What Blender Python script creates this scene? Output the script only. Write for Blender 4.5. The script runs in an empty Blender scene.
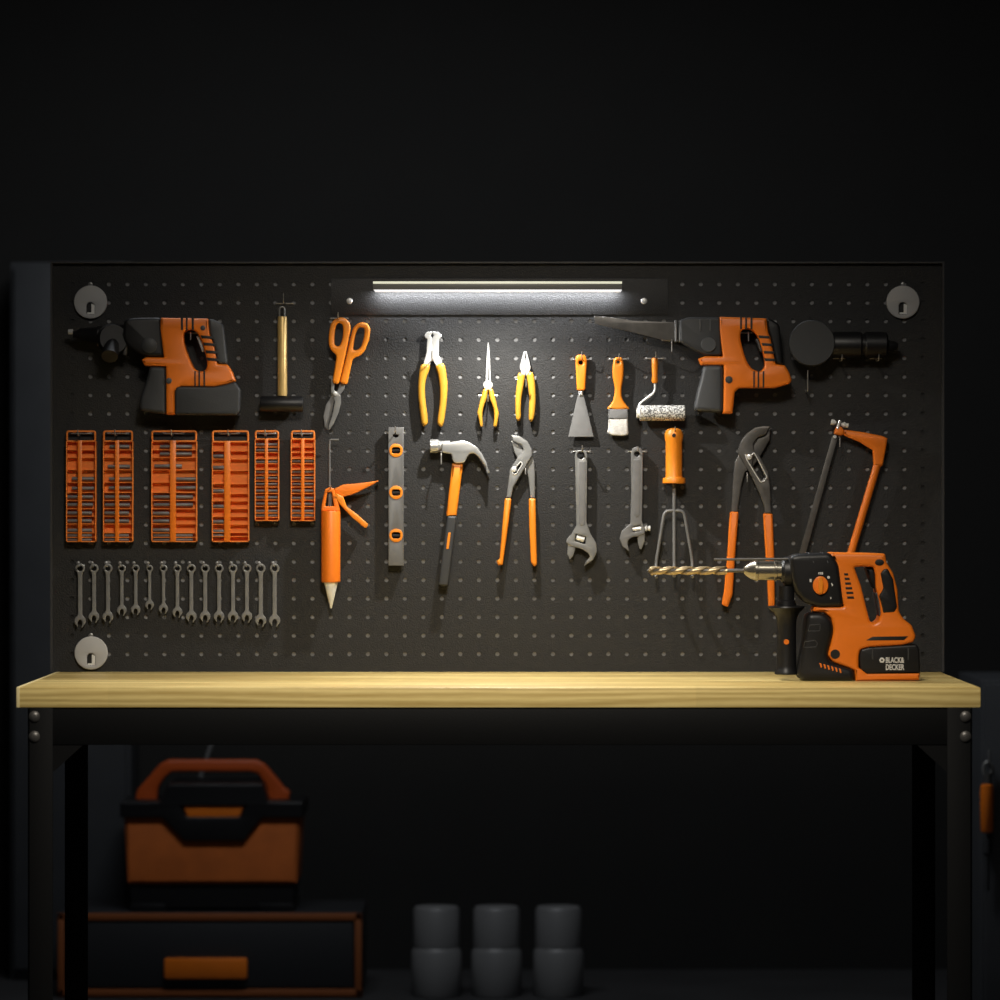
import bpy, bmesh, math, random
from mathutils import Vector, Matrix
random.seed(7)
SC = bpy.context.scene
COL = SC.collection
PI = math.pi
K = 0.002            # metres per pixel in the plane of the pegboard (y = 0)
D = 8.0              # camera distance from the pegboard
ZC = 1.244           # camera height
ZT = 0.900           # worktop height

def fac(y): return (D + y) / D
def P(px, py, y=0.0):
    s = K * fac(y)
    return Vector(((px - 500) * s, y, ZC - (py - 500) * s))
def U(n, y=0.0): return n * K * fac(y)

# ------------------------------------------------------------------ materials
def lin(c):
    c = c / 255.0
    return c / 12.92 if c <= 0.04045 else ((c + 0.055) / 1.055) ** 2.4
def rgb(r, g, b): return (lin(r), lin(g), lin(b), 1)
MATS = {}
def mat(name, col, rough=0.5, metal=0.0, bump=0.0, bscale=200.0, var=0.0, vscale=30.0, emit=None, estr=0.0, spec=0.5):
    m = bpy.data.materials.new(name); m.use_nodes = True
    nt = m.node_tree; b = nt.nodes['Principled BSDF']
    b.inputs['Base Color'].default_value = col
    b.inputs['Roughness'].default_value = rough
    b.inputs['Metallic'].default_value = metal
    b.inputs['Specular IOR Level'].default_value = spec
    tc = nt.nodes.new('ShaderNodeTexCoord')
    if var > 0:
        n = nt.nodes.new('ShaderNodeTexNoise'); n.inputs['Scale'].default_value = vscale; n.inputs['Detail'].default_value = 4
        nt.links.new(tc.outputs['Object'], n.inputs['Vector'])
        r = nt.nodes.new('ShaderNodeValToRGB')
        r.color_ramp.elements[0].position = 0.3; r.color_ramp.elements[1].position = 0.7
        r.color_ramp.elements[0].color = tuple(col[i] * (1 - var) for i in range(3)) + (1,)
        r.color_ramp.elements[1].color = tuple(min(1, col[i] * (1 + var)) for i in range(3)) + (1,)
        nt.links.new(n.outputs['Fac'], r.inputs['Fac']); nt.links.new(r.outputs['Color'], b.inputs['Base Color'])
    if bump > 0:
        n = nt.nodes.new('ShaderNodeTexNoise'); n.inputs['Scale'].default_value = bscale; n.inputs['Detail'].default_value = 3
        nt.links.new(tc.outputs['Object'], n.inputs['Vector'])
        bp = nt.nodes.new('ShaderNodeBump'); bp.inputs['Strength'].default_value = bump; bp.inputs['Distance'].default_value = 0.002
        nt.links.new(n.outputs['Fac'], bp.inputs['Height']); nt.links.new(bp.outputs['Normal'], b.inputs['Normal'])
    if emit:
        b.inputs['Emission Color'].default_value = emit; b.inputs['Emission Strength'].default_value = estr
    MATS[name] = m
    return m

mat('board', (0.020, 0.020, 0.0205, 1), 0.6, 0, 0.55, 360, 0.12, 90, spec=0.3)
mat('rim_metal', (0.036, 0.036, 0.037, 1), 0.5)  # paler than the board: light caught by the rim put into the colour
mat('backing', (0.23, 0.23, 0.235, 1), 0.8, 0, 0, 1, 0.1, 60)
mat('plate', (0.024, 0.024, 0.025, 1), 0.5, 0, 0.6, 420)
mat('frame', (0.0036, 0.0038, 0.0042, 1), 0.6, 0, 0.1, 300, spec=0.15)
mat('orange', (0.78, 0.185, 0.012, 1), 0.38, 0, 0, 1, 0.05, 20)
mat('orange_light', (0.78, 0.235, 0.012, 1), 0.4, 0, 0, 1, 0.05, 30)
mat('orange_tray', (0.82, 0.225, 0.03, 1), 0.5, 0, 0, 1, 0.05, 30)
mat('yellow', (0.50, 0.25, 0.024, 1), 0.4, 0, 0, 1, 0.06, 40)
mat('rubber', (0.026, 0.028, 0.031, 1), 0.55, 0, 0.15, 500)
mat('rubber_dark', (0.008, 0.008, 0.009, 1), 0.42, 0, 0.1, 500, spec=0.4)
mat('casing', (0.05, 0.053, 0.058, 1), 0.5, 0, 0.2, 600)
mat('black', (0.005, 0.005, 0.005, 1), 0.5)
mat('steel', (0.27, 0.27, 0.265, 1), 0.32, 0.45, 0.05, 300, 0.1, 40)
mat('steel_bright', (0.82, 0.82, 0.81, 1), 0.24, 0.42, 0, 1, 0.05, 40)
mat('steel_matte', (0.17, 0.17, 0.172, 1), 0.5, 0.3, 0.05, 400, 0.08, 60)
mat('steel_dark', (0.12, 0.115, 0.11, 1), 0.42, 0.6, 0.05, 300, 0.15, 60)
mat('hook_wire', (0.42, 0.40, 0.38, 1), 0.3, 0.7)
mat('brass', (0.62, 0.43, 0.16, 1), 0.35, 0.3, 0, 1, 0.1, 40)
mat('alu', (0.15, 0.15, 0.15, 1), 0.45, 0.3, 0, 1, 0.05, 60)
mat('white', (0.8, 0.8, 0.77, 1), 0.45)
mat('grey_disc', (0.42, 0.42, 0.42, 1), 0.5, 0, 0.05, 400)
mat('bristle', (0.6, 0.585, 0.56, 1), 0.7, 0, 0.8, 300, 0.15, 90)
mat('logo', (0.62, 0.62, 0.6, 1), 0.5)
mat('chuck', (0.36, 0.335, 0.28, 1), 0.22, 0.85)
mat('bit', (0.52, 0.40, 0.23, 1), 0.34, 0.6)
mat('wood_pale', (0.85, 0.72, 0.38, 1), 0.4)
mat('hammer_steel', (0.48, 0.48, 0.47, 1), 0.25, 0.65, 0, 1, 0.05, 40)
mat('lamp_body', (0.17, 0.17, 0.16, 1), 0.35, 0.2)
mat('lamp_led', (0.9, 0.9, 0.9, 1), 0.4, 0, emit=(0.95, 0.95, 1.0, 1), estr=0.72)
mat('lamp_glint', (0.5, 0.5, 0.42, 1), 0.3, 0, emit=(0.92, 0.93, 0.72, 1), estr=0.62)  # highlight on the housing's top edge, put in as emission
mat('wall', (0.0062, 0.006, 0.0057, 1), 0.8, 0, 0.1, 60, 0.15, 5)
mat('floor', (0.03, 0.03, 0.032, 1), 0.6, 0, 0.2, 40, 0.2, 4)
mat('locker', (0.048, 0.051, 0.057, 1), 0.5, 0, 0.05, 100, 0.1, 8)
mat('locker_blue', (0.035, 0.05, 0.075, 1), 0.5, 0, 0.05, 100, 0.1, 8)
mat('navy', (0.02, 0.021, 0.024, 1), 0.5)
mat('trim_orange', (0.25, 0.07, 0.015, 1), 0.6)
mat('fabric_orange', (0.55, 0.13, 0.018, 1), 0.8, 0, 0.3, 300, 0.1, 20)
mat('handle_orange', (0.48, 0.075, 0.008, 1), 0.45)
mat('can_grey', (0.22, 0.22, 0.225, 1), 0.4, 0.2)
mat('can_cap', (0.24, 0.24, 0.24, 1), 0.5)

# speckled paint-roller nap
m = bpy.data.materials.new('nap'); m.use_nodes = True; nt = m.node_tree; b = nt.nodes['Principled BSDF']
tc = nt.nodes.new('ShaderNodeTexCoord'); n = nt.nodes.new('ShaderNodeTexNoise'); n.inputs['Scale'].default_value = 330; n.inputs['Detail'].default_value = 2
r = nt.nodes.new('ShaderNodeValToRGB'); r.color_ramp.elements[0].position = 0.42; r.color_ramp.elements[1].position = 0.58
r.color_ramp.elements[0].color = (0.09, 0.09, 0.09, 1); r.color_ramp.elements[1].color = (0.8, 0.8, 0.78, 1)
nt.links.new(tc.outputs['Object'], n.inputs['Vector']); nt.links.new(n.outputs['Fac'], r.inputs['Fac']); nt.links.new(r.outputs['Color'], b.inputs['Base Color'])
b.inputs['Roughness'].default_value = 0.9; MATS['nap'] = m

# butcher block wood
m = bpy.data.materials.new('wood'); m.use_nodes = True; nt = m.node_tree; b = nt.nodes['Principled BSDF']
tc = nt.nodes.new('ShaderNodeTexCoord'); mp = nt.nodes.new('ShaderNodeMapping'); mp.inputs['Scale'].default_value = (2.4, 20, 42)
nt.links.new(tc.outputs['Object'], mp.inputs['Vector'])
n = nt.nodes.new('ShaderNodeTexNoise'); n.inputs['Scale'].default_value = 5.5; n.inputs['Detail'].default_value = 8; n.inputs['Distortion'].default_value = 1.2
nt.links.new(mp.outputs['Vector'], n.inputs['Vector'])
w = nt.nodes.new('ShaderNodeTexWave'); w.bands_direction = 'Z'; w.inputs['Scale'].default_value = 0.55; w.inputs['Distortion'].default_value = 9; w.inputs['Detail'].default_value = 3; w.inputs['Detail Scale'].default_value = 0.8
nt.links.new(mp.outputs['Vector'], w.inputs['Vector'])
r = nt.nodes.new('ShaderNodeValToRGB')
r.color_ramp.elements[0].color = (0.52, 0.36, 0.11, 1); r.color_ramp.elements[1].color = (0.84, 0.66, 0.27, 1)
r.color_ramp.elements[0].position = 0.15; r.color_ramp.elements[1].position = 0.78
mx = nt.nodes.new('ShaderNodeMix'); mx.data_type = 'FLOAT'; mx.inputs[0].default_value = 0.45
nt.links.new(n.outputs['Fac'], mx.inputs[2]); nt.links.new(w.outputs['Fac'], mx.inputs[3])
nt.links.new(mx.outputs[0], r.inputs['Fac'])
br = nt.nodes.new('ShaderNodeTexBrick'); br.inputs['Scale'].default_value = 1.0; br.inputs['Mortar Size'].default_value = 0.0
br.inputs['Brick Width'].default_value = 0.36; br.inputs['Row Height'].default_value = 0.075; br.inputs['Color1'].default_value = (0.93, 0.93, 0.93, 1); br.inputs['Color2'].default_value = (1, 1, 1, 1)
nt.links.new(tc.outputs['Object'], br.inputs['Vector'])
mc = nt.nodes.new('ShaderNodeMix'); mc.data_type = 'RGBA'; mc.blend_type = 'MULTIPLY'; mc.inputs[0].default_value = 1.0
nt.links.new(r.outputs['Color'], mc.inputs[6]); nt.links.new(br.outputs['Color'], mc.inputs[7]); nt.links.new(mc.outputs[2], b.inputs['Base Color'])
b.inputs['Roughness'].default_value = 0.42; MATS['wood'] = m

# ------------------------------------------------------------------ mesh helpers
def finish(me, ang=38):
    for p in me.polygons: p.use_smooth = True
    try: me.set_sharp_from_angle(angle=math.radians(ang))
    except Exception: pass
    return me
def join(meshes):
    bm = bmesh.new()
    for me in meshes:
        bm.from_mesh(me)
    out = bpy.data.meshes.new('joined'); bm.to_mesh(out); bm.free()
    return out
def from_bm(bm):
    me = bpy.data.meshes.new('m'); bmesh.ops.recalc_face_normals(bm, faces=bm.faces); bm.to_mesh(me); bm.free(); return me
def cr(pts, n=4):
    out = []; N = len(pts)
    for i in range(N):
        p0, p1, p2, p3 = [Vector(pts[(i + k - 1) % N]) for k in range(4)]
        for j in range(n):
            t = j / n
            q = 0.5 * ((2 * p1) + (-p0 + p2) * t + (2 * p0 - 5 * p1 + 4 * p2 - p3) * t * t + (-p0 + 3 * p1 - 3 * p2 + p3) * t ** 3)
            out.append((q.x, q.y))
    return out
def rnd(pts, r, n=4):
    out = []; N = len(pts)
    for i in range(N):
        a, b_, c = Vector(pts[i - 1]), Vector(pts[i]), Vector(pts[(i + 1) % N])
        da, dc = (a - b_), (c - b_)
        if da.length < 1e-6 or dc.length < 1e-6: continue
        ra, rc = min(r, da.length * 0.45), min(r, dc.length * 0.45)
        s, e = b_ + da.normalized() * ra, b_ + dc.normalized() * rc
        for j in range(n + 1):
            t = j / n
            q = s * (1 - t) ** 2 + b_ * 2 * t * (1 - t) + e * t * t
            out.append((q.x, q.y))
    return out
def circ(cx, cy, r, n=20, ry=None):
    ry = r if ry is None else ry
    return [(cx + r * math.cos(2 * PI * i / n), cy + ry * math.sin(2 * PI * i / n)) for i in range(n)]
def rect(x0, y0, x1, y1): return [(x0, y0), (x1, y0), (x1, y1), (x0, y1)]
def C(x0, y0, s): return lambda pts: [(x0 + a / s, y0 + b / s) for a, b in pts]

def curve_mesh(loops, depth, bev):
    """loops in metres (X, Z); a plate of the given depth with rounded edges, centred on y = 0"""
    cu = bpy.data.curves.new('c', 'CURVE'); cu.dimensions = '2D'; cu.fill_mode = 'BOTH'
    bev = min(bev, depth * 0.49)
    cu.extrude = max(depth / 2 - bev, 0.00001)
    if bev > 0:
        cu.bevel_depth = bev; cu.bevel_resolution = 2; cu.offset = -bev
    for lp in loops:
        sp = cu.splines.new('POLY'); sp.points.add(len(lp) - 1); sp.use_cyclic_u = True
        for i, (a, b_) in enumerate(lp): sp.points[i].co = (a, b_, 0, 1)
    ob = bpy.data.objects.new('c', cu); me = bpy.data.meshes.new_from_object(ob)
    bpy.data.objects.remove(ob); bpy.data.curves.remove(cu)
    me.transform(Matrix.Rotation(PI / 2, 4, 'X'))
    bm = bmesh.new(); bm.from_mesh(me)
    bmesh.ops.remove_doubles(bm, verts=bm.verts, dist=0.00002)
    bm.to_mesh(me); bm.free()
    return me
def shape(loops, yf, yb, bev=0.0008):
    """outline(s) in photo pixels seen at the depth yf; extruded from yf back to yb"""
    L = []
    for lp in loops:
        q = [P(a, b_, yf) for a, b_ in lp]; L.append([(v.x, v.z) for v in q])
    me = curve_mesh(L, yb - yf, bev)
    me.transform(Matrix.Translation((0, (yf + yb) / 2, 0)))
    return me
def tube(pts, r, res=4, cyclic=False):
    cu = bpy.data.curves.new('t', 'CURVE'); cu.dimensions = '3D'; cu.bevel_depth = 1.0; cu.bevel_resolution = res; cu.use_fill_caps = True
    sp = cu.splines.new('POLY'); sp.points.add(len(pts) - 1); sp.use_cyclic_u = cyclic
    for i, p in enumerate(pts):
        sp.points[i].co = (p[0], p[1], p[2], 1); sp.points[i].radius = r[i] if isinstance(r, (list, tuple)) else r
    ob = bpy.data.objects.new('t', cu); me = bpy.data.meshes.new_from_object(ob)
    bpy.data.objects.remove(ob); bpy.data.curves.remove(cu)
    return me
def arcpts(pts, r, n=5):
    """round the corners of an open 3D polyline"""
    V = [Vector(p) for p in pts]; out = [V[0]]
    for i in range(1, len(V) - 1):
        a, b_, c = V[i - 1], V[i], V[i + 1]; da, dc = a - b_, c - b_
        ra, rc = min(r, da.length * .45), min(r, dc.length * .45)
        s, e = b_ + da.normalized() * ra, b_ + dc.normalized() * rc
        for j in range(n + 1):
            t = j / n; out.append(s * (1 - t) ** 2 + b_ * 2 * t * (1 - t) + e * t * t)
    out.append(V[-1]); return out
def lathe(profile, origin, axis, seg=24, caps=True):
    """profile: (distance along axis, radius)"""
    ax = Vector(axis).normalized(); up = Vector((0, 0, 1)) if abs(ax.z) < 0.9 else Vector((1, 0, 0))
    u = ax.cross(up).normalized(); v = ax.cross(u)
    bm = bmesh.new(); rings = []
    for t, r in profile:
        c = Vector(origin) + ax * t
        rings.append([bm.verts.new(c + (u * math.cos(2 * PI * k / seg) + v * math.sin(2 * PI * k / seg)) * max(r, 1e-5)) for k in range(seg)])
    for A, B in zip(rings, rings[1:]):
        for k in range(seg): bm.faces.new((A[k], A[(k + 1) % seg], B[(k + 1) % seg], B[k]))
    if caps:
        bm.faces.new(rings[0]); bm.faces.new(rings[-1])
    return from_bm(bm)
def box(x0, x1, y0, y1, z0, z1, bev=0.0, seg=2):
    bm = bmesh.new(); bmesh.ops.create_cube(bm, size=1)
    for v in bm.verts:
        v.co = Vector((x0 if v.co.x < 0 else x1, y0 if v.co.y < 0 else y1, z0 if v.co.z < 0 else z1))
    if bev > 0: bmesh.ops.bevel(bm, geom=bm.edges[:], offset=bev, segments=seg, affect='EDGES', profile=0.5)
    return from_bm(bm)
def pbox(px0, px1, py0, py1, yf, yb, bev=0.0):
    a, b_ = P(px0, py1, yf), P(px1, py0, yf)
    return box(a.x, b_.x, yf, yb, a.z, b_.z, bev)

# ------------------------------------------------------------------ objects
def props(o, label=None, cat=None, group=None, kind=None):
    if label: o['label'] = label
    if cat: o['category'] = cat
    if group: o['group'] = group
    if kind: o['kind'] = kind
def thing(name, label, cat, org, group=None):
    o = bpy.data.objects.new(name, None); o.empty_display_size = 0.02; COL.objects.link(o); o.location = org
    props(o, label, cat, group); return o
def link_mesh(name, meshes, m, org, parent=None, ang=38):
    me = join(meshes) if isinstance(meshes, (list, tuple)) else meshes
    me.transform(Matrix.Translation(-Vector(org))); finish(me, ang); me.name = name
    me.materials.clear(); me.materials.append(MATS[m]); 
    for p in me.polygons: p.material_index = 0
    o = bpy.data.objects.new(name, me); COL.objects.link(o)
    if parent is not None: o.parent = parent
    return o
def part(t, name, meshes, m, parent=None, label=None, ang=38):
    o = link_mesh(name, meshes, m, t.location, parent or t, ang)
    if label: o['label'] = label
    return o
def solo(name, meshes, m, label, cat, org, group=None, kind=None, ang=38):
    o = link_mesh(name, meshes, m, org, None, ang); o.location = org
    props(o, label, cat, group, kind); return o
def struct(name, meshes, m):
    o = link_mesh(name, meshes, m, (0, 0, 0)); o['kind'] = 'structure'; return o

# ------------------------------------------------------------------ room
struct('floor', box(-3.2, 3.2, -9, 2.7, -0.1, 0), 'floor')
struct('ceiling', box(-3.2, 3.2, -9, 2.7, 3.0, 3.1), 'wall')
struct('wall_back', box(-3.2, 3.2, 2.6, 2.7, 0, 3.0), 'wall')
struct('wall_left', box(-3.2, -3.1, -9, 2.6, 0, 3.0), 'wall')
struct('wall_right', box(3.1, 3.2, -9, 2.6, 0, 3.0), 'wall')

# ------------------------------------------------------------------ workbench
FY, BY = -0.655, 0.03        # front and back edge of the worktop
t = thing('workbench', 'long workbench with a pale wooden top on a black steel frame', 'workbench', (0, -0.28, 0))
zt = ZT
tx0, tx1 = P(18, 0, FY).x, P(981, 0, FY).x
part(t, 'worktop', box(tx0, tx1, FY, BY, zt - U(20.5, FY), zt, 0.003), 'wood', label='pale varnished wooden worktop')
part(t, 'end_strip', box(tx0 - .003, tx0 + .0032, FY - .0004, BY, zt - U(20.5, FY) + .0004, zt + .0006, .001), 'wood_pale', label='pale strip on the left end of the worktop')  # paler strip along the left end
zu = zt - U(20.5, FY)
def fx(px, y): return P(px, 0, y).x
fy = FY + 0.004
part(t, 'apron', box(fx(28, fy), fx(971, fy), fy, fy + 0.03, P(0, 745, fy).z, zu, 0.002), 'frame')
part(t, 'apron', box(fx(28, fy), fx(971, fy), -0.01, 0.02, P(0, 745, fy).z, zu, 0.002), 'frame')
for sx in (-1, 1):
    xo = fx(972, fy) * sx
    xi = xo - sx * U(25, fy)
    for yy in (fy - 0.003, -0.03):
        lg = [box(min(xo, xi), max(xo, xi), yy, yy + 0.004, 0, zu, 0.001), box(min(xo, xo - sx * .004), max(xo, xo - sx * .004), yy, yy + 0.05, 0, zu, 0.001)]
        l = part(t, 'leg', lg, 'frame')
        if yy < -0.1:
            for py in (716.5, 736.5):
                c = P(500 + sx * 465.5, py, yy)
                part(t, 'bolt', lathe([(0, U(5.2)), (0.002, U(5.2)), (0.005, U(3.8)), (0.0062, U(1.5))], (c.x, yy, c.z), (0, -1, 0), 16), 'steel_dark', parent=l, label='round steel bolt head')
    zr = P(0, 745, fy).z
    part(t, 'side_rail', box(min(xo, xo - sx * .03), max(xo, xo - sx * .03), fy + 0.05, -0.03, zr - .01, zu, 0.002), 'frame')
    part(t, 'lower_rail', box(min(xo, xo - sx * .03), max(xo, xo - sx * .03), fy + 0.05, -0.03, 0.16, 0.20, 0.002), 'frame')
    g = bmesh.new()
    a = [(xi, zr), (xi - sx * 0.055, zr), (xi, zr - 0.05)]
    f1 = [g.verts.new((x, fy + 0.002, z)) for x, z in a]; f2 = [g.verts.new((x, fy + 0.006, z)) for x, z in a]
    g.faces.new(f1); g.faces.new(f2[::-1])
    for i in range(3): g.faces.new((f1[i], f1[(i + 1) % 3], f2[(i + 1) % 3], f2[i]))
    part(t, 'gusset', from_bm(g), 'frame')

# ------------------------------------------------------------------ pegboard
PX0, PY0, PITCH, NX, NY = 72.1, 284.2, 18.49, 47, 21
YBF = -0.0022
def hole(i, j): return (PX0 + PITCH * i, PY0 + PITCH * j)
t = thing('pegboard', 'large black pegboard standing behind the wooden worktop', 'pegboard', (0, 0, ZT + 0.0005))
bm = bmesh.new()
xs = [P(53, 0).x] + [P(PX0 + PITCH * (i + .5), 0).x for i in range(NX - 1)] + [P(942, 0).x]
zs = [P(0, 263.5).z] + [P(0, PY0 + PITCH * (j + .5)).z for j in range(NY - 1)] + [ZT + 0.0005]
vc = {}
def gv(x, y, z):
    k = (round(x, 6), round(y, 6), round(z, 6))
    if k not in vc: vc[k] = bm.verts.new((x, y, z))
    return vc[k]
HR = 0.0043
for i in range(NX):
    for j in range(NY):
        hx, hy = hole(i, j); c = P(hx, hy)
        x0, x1, z1, z0 = xs[i], xs[i + 1], zs[j], zs[j + 1]
        outer = []
        for (ax, az) in ((x1, None), (x1, z1), (None, z1), (x0, z1), (x0, None), (x0, z0), (None, z0), (x1, z0)):
            outer.append((c.x if ax is None else ax, c.z if az is None else az))
        o8 = [gv(a, YBF, b_) for a, b_ in outer]
        inn = [bm.verts.new((c.x + HR * math.cos(PI * k / 8), YBF, c.z + HR * math.sin(PI * k / 8))) for k in range(16)]
        bk = [bm.verts.new((v.co.x, 0, v.co.z)) for v in inn]
        for k in range(8):
            bm.faces.new((o8[k], o8[(k + 1) % 8], inn[(2 * k + 2) % 16], inn[2 * k + 1], inn[2 * k]))
        for k in range(16): bm.faces.new((inn[k], inn[(k + 1) % 16], bk[(k + 1) % 16], bk[k]))
part(t, 'board', from_bm(bm), 'board', ang=30)
a, b_ = P(81, 660), P(913, 275)
part(t, 'backing_sheet', box(a.x, b_.x, 0.0014, 0.004, a.z, b_.z), 'backing', label='pale grey sheet seen through the holes')
for e0, e1 in ((P(54, 0).x, a.x - .0002), (b_.x + .0002, P(941, 0).x)):
    part(t, 'edge_dark_strip', box(e0, e1, .0006, .012, ZT + .001, P(0, 265).z), 'black', label='black strip added to keep the outer column of holes dark')  # added black strips: the dark behind the outer holes put in as colour
RF = -0.013
rim = [box(P(51, 0).x, P(53.2, 0).x, RF, 0.012, ZT + .0005, P(0, 262).z), box(P(941.6, 0).x, P(943.5, 0).x, RF, 0.012, ZT + .0005, P(0, 262).z),
       box(P(53.2, 0).x, P(941.6, 0).x, RF, 0.012, P(0, 263.6).z, P(0, 262).z)]
part(t, 'rim', rim, 'rim_metal')

# round grey mounting covers
for i, (cx, cy, lab) in enumerate(((90.5, 302, 'round grey mounting cover above the drill with the pale trigger'), (903, 302, 'round grey mounting cover above the black angle tool'),
                                   (91, 653, 'round grey mounting cover below the row of wrenches, touching the worktop'))):
    yf = -0.010
    lp = [rnd([(cx - 4.2, cy + 12.5), (cx - 4.2, cy + 3), (cx - 2, cy + .3), (cx + 1.6, cy + .3), (cx + 4.2, cy + 3), (cx + 4.2, cy + 12.5)], 1.0)]
    o = P(cx, cy, yf)
    tt = thing('mounting_cover', lab, 'mount cover', (o.x, YBF, o.z), 'round grey mounting covers')
    part(tt, 'cover', shape([circ(cx, cy, 16.6, 40)] + lp, yf, YBF - .0002, 0.0016), 'grey_disc')
    part(tt, 'keyhole_back', shape([rect(cx - 4.6, cy, cx + 4.6, cy + 13)], YBF - .0012, YBF - .0003, 0), 'black', label='black keyhole slot')
    part(tt, 'hook_tongue', shape([rnd([(cx + .8, cy + 1.5), (cx + 4, cy + 3), (cx + 4, cy + 12.2), (cx - 3.5, cy + 12.2), (cx - 3.5, cy + 10.4), (cx + .8, cy + 10.4)], .5)], yf + .002, yf + .005, 0.0003), 'white')
    part(tt, 'screw', lathe([(0, U(2.3)), (.003, U(2.3)), (.004, U(1.2))], P(cx, cy - 17.6, -.004) , (0, -1, 0), 12), 'steel')

# ------------------------------------------------------------------ LED lamp
LY = -0.205
o = P(497.5, 300)
t = thing('led_lamp', 'slim LED light bar glowing at the top centre of the pegboard', 'lamp', (o.x, YBF, o.z))
pl = part(t, 'mounting_plate', pbox(331, 668, 278.5, 315, -0.0042, YBF - .0003, 0.0008), 'plate')
for sx in (349.5, 644):
    c = P(sx, 301, -0.0043)
    part(t, 'screw', lathe([(0, U(3.2)), (.0015, U(3.2)), (.0035, U(2.2)), (.004, .0005)], c, (0, -1, 0), 14), 'steel_bright', parent=pl)
for sx in (400, 497.5, 595):
    c = P(sx, 285.5, LY)
    part(t, 'bracket_arm', tube([(c.x, LY + .004, c.z + .001), (c.x, -.0045, P(0, 285.5, 0).z)], .0035, 3), 'lamp_body')
LF = LY - 0.014
part(t, 'housing', pbox(373, 622, 281.6, 289.8, LF, LY + 0.012, 0.001), 'lamp_body', label='dark metal lamp housing')
part(t, 'diffuser', shape([[(373.6, 289.6), (622, 289.6), (620.8, 291.6), (375, 291.6)]], LF - .0006, LY + .010, 0.0004), 'lamp_led', label='white glowing diffuser strip')
part(t, 'top_glint', pbox(373, 622, 281.4, 283.7, LF - .0012, LF + .001, 0.0004), 'lamp_glint', label='pale yellow highlight on the top edge, made to glow')  # metal edge highlight made as an emitting strip, not a light source

# ------------------------------------------------------------------ hooks
def hook(px, py, what, out=0.040, tip=7, bar=8.5, ox=None, cat='hook', down=0, group='wire pegboard hooks'):
    """crossbar on the board, a prong coming forward, tip bent up; px,py = crossbar centre"""
    c = P(px, py, -0.003)
    org = Vector((c.x, YBF, c.z))
    tt = thing('pegboard_hook', 'thin steel hook ' + what, 'hook', org, group)
    if bar > 0:
        b0 = U(bar)
        part(tt, 'crossbar', tube(arcpts([(c.x - b0, -0.0005, c.z), (c.x - b0, -.004, c.z), (c.x + b0, -.004, c.z), (c.x + b0, -.0005, c.z)], .002), 0.0013, 2), 'hook_wire')
    dz = U(down)
    e = (c.x, -out, c.z - dz)
    part(tt, 'prong', tube(arcpts([(c.x, -.0045, c.z), (c.x, -.0065, c.z - dz), e, (c.x, -out - .002, c.z - dz + U(tip))], .006), 0.0012, 2), 'hook_wire')
    return tt

# ------------------------------------------------------------------ hanging tools
YB = -0.0065     # backs of the tools, clear of the board and of the hooks' crossbars

# --- left drill -------------------------------------------------
def dbody(f, outline, hole_, yf, yb, r=1.2, bev=0.006):
    return shape([rnd(f(outline), r), cr(f(hole_), 3)], yf, yb, bev)
f = C(130, 305, 8.3333)
o = P(190, 360)
t = thing('cordless_drill', 'orange hammer drill hanging at the left, charcoal battery and pale trigger', 'drill', (o.x, YBF, o.z))
YF = -0.062
BODY_L = [(255, 105), (650, 112), (662, 240), (700, 340), (727, 490), (810, 495), (848, 555), (876, 632), (800, 662), (700, 682), (420, 680), (372, 720), (374, 912), (300, 913), (297, 512), (120, 507), (95, 455), (130, 435), (280, 437), (264, 300), (250, 200)]
HOLE_L = [(450, 225), (495, 205), (545, 220), (590, 285), (622, 390), (641, 480), (632, 535), (592, 552), (540, 535), (508, 480), (470, 390), (446, 300)]
bodyL = part(t, 'body_shell', dbody(f, BODY_L, HOLE_L, YF, YB - .012, 1.0, 0.005), 'orange')
part(t, 'stripe', [shape([rnd(f(rect(x, 103, x + w_, 208)), .2)], YF - .0006, YF + .002, .0002) for x, w_ in ((424, 18), (466, 14), (514, 18))] +
     [shape([rnd(f(rect(x, 548, x + w_, 678)), .2)], YF - .0006, YF + .002, .0002) for x, w_ in ((536, 12), (570, 14), (612, 14))] +
     [shape([rnd(f([(x, y), (x + 102, y + 8), (x + 106, y + 30), (x + 8, y + 26)]), .2)], YF - .0006, YF + .002, .0002) for x, y in ((588, 252), (608, 312), (626, 376), (636, 438))], 'black', parent=bodyL, label='black stripes on the orange shell')
part(t, 'screw', [lathe([(0, U(2.9)), (.0015, U(2.9)), (.0022, U(1.6))], P(a, b_, YF + .0005), (0, -1, 0), 16) for a, b_ in (f([(325, 632)])[0],)], 'casing', parent=bodyL)
part(t, 'screw', [lathe([(0, U(2.5)), (.0015, U(2.5)), (.0022, U(1.4))], P(a, b_, YF + .0005), (0, -1, 0), 16) for a, b_ in (f([(608, 192)])[0],)], 'casing', parent=bodyL)
part(t, 'trigger', shape([rnd(f([(553, 262), (582, 246), (628, 382), (600, 392)]), .6)], YF + .012, YF + .040, .002), 'grey_disc', label='pale grey trigger')
part(t, 'rear_grip', shape([rnd(f([(650, 112), (700, 120), (762, 152), (778, 175), (811, 494), (727, 490), (700, 340), (664, 240)]), 3)], YF + .002, YB - .014, .005), 'casing')
part(t, 'motor_casing', shape([rnd(f([(160, 510), (297, 512), (299, 912), (92, 884), (74, 862), (84, 760), (142, 600)]), 4)], YF + .001, YB - .012, .007), 'rubber')
part(t, 'battery', shape([rnd(f([(372, 720), (388, 684), (420, 680), (700, 682), (800, 662), (872, 640), (915, 700), (911, 885), (884, 916), (374, 914)]), 1.2)], YF - .003, YB - .008, .004), 'rubber', label='charcoal battery pack')
f2 = C(60, 270, 8.3333)
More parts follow.
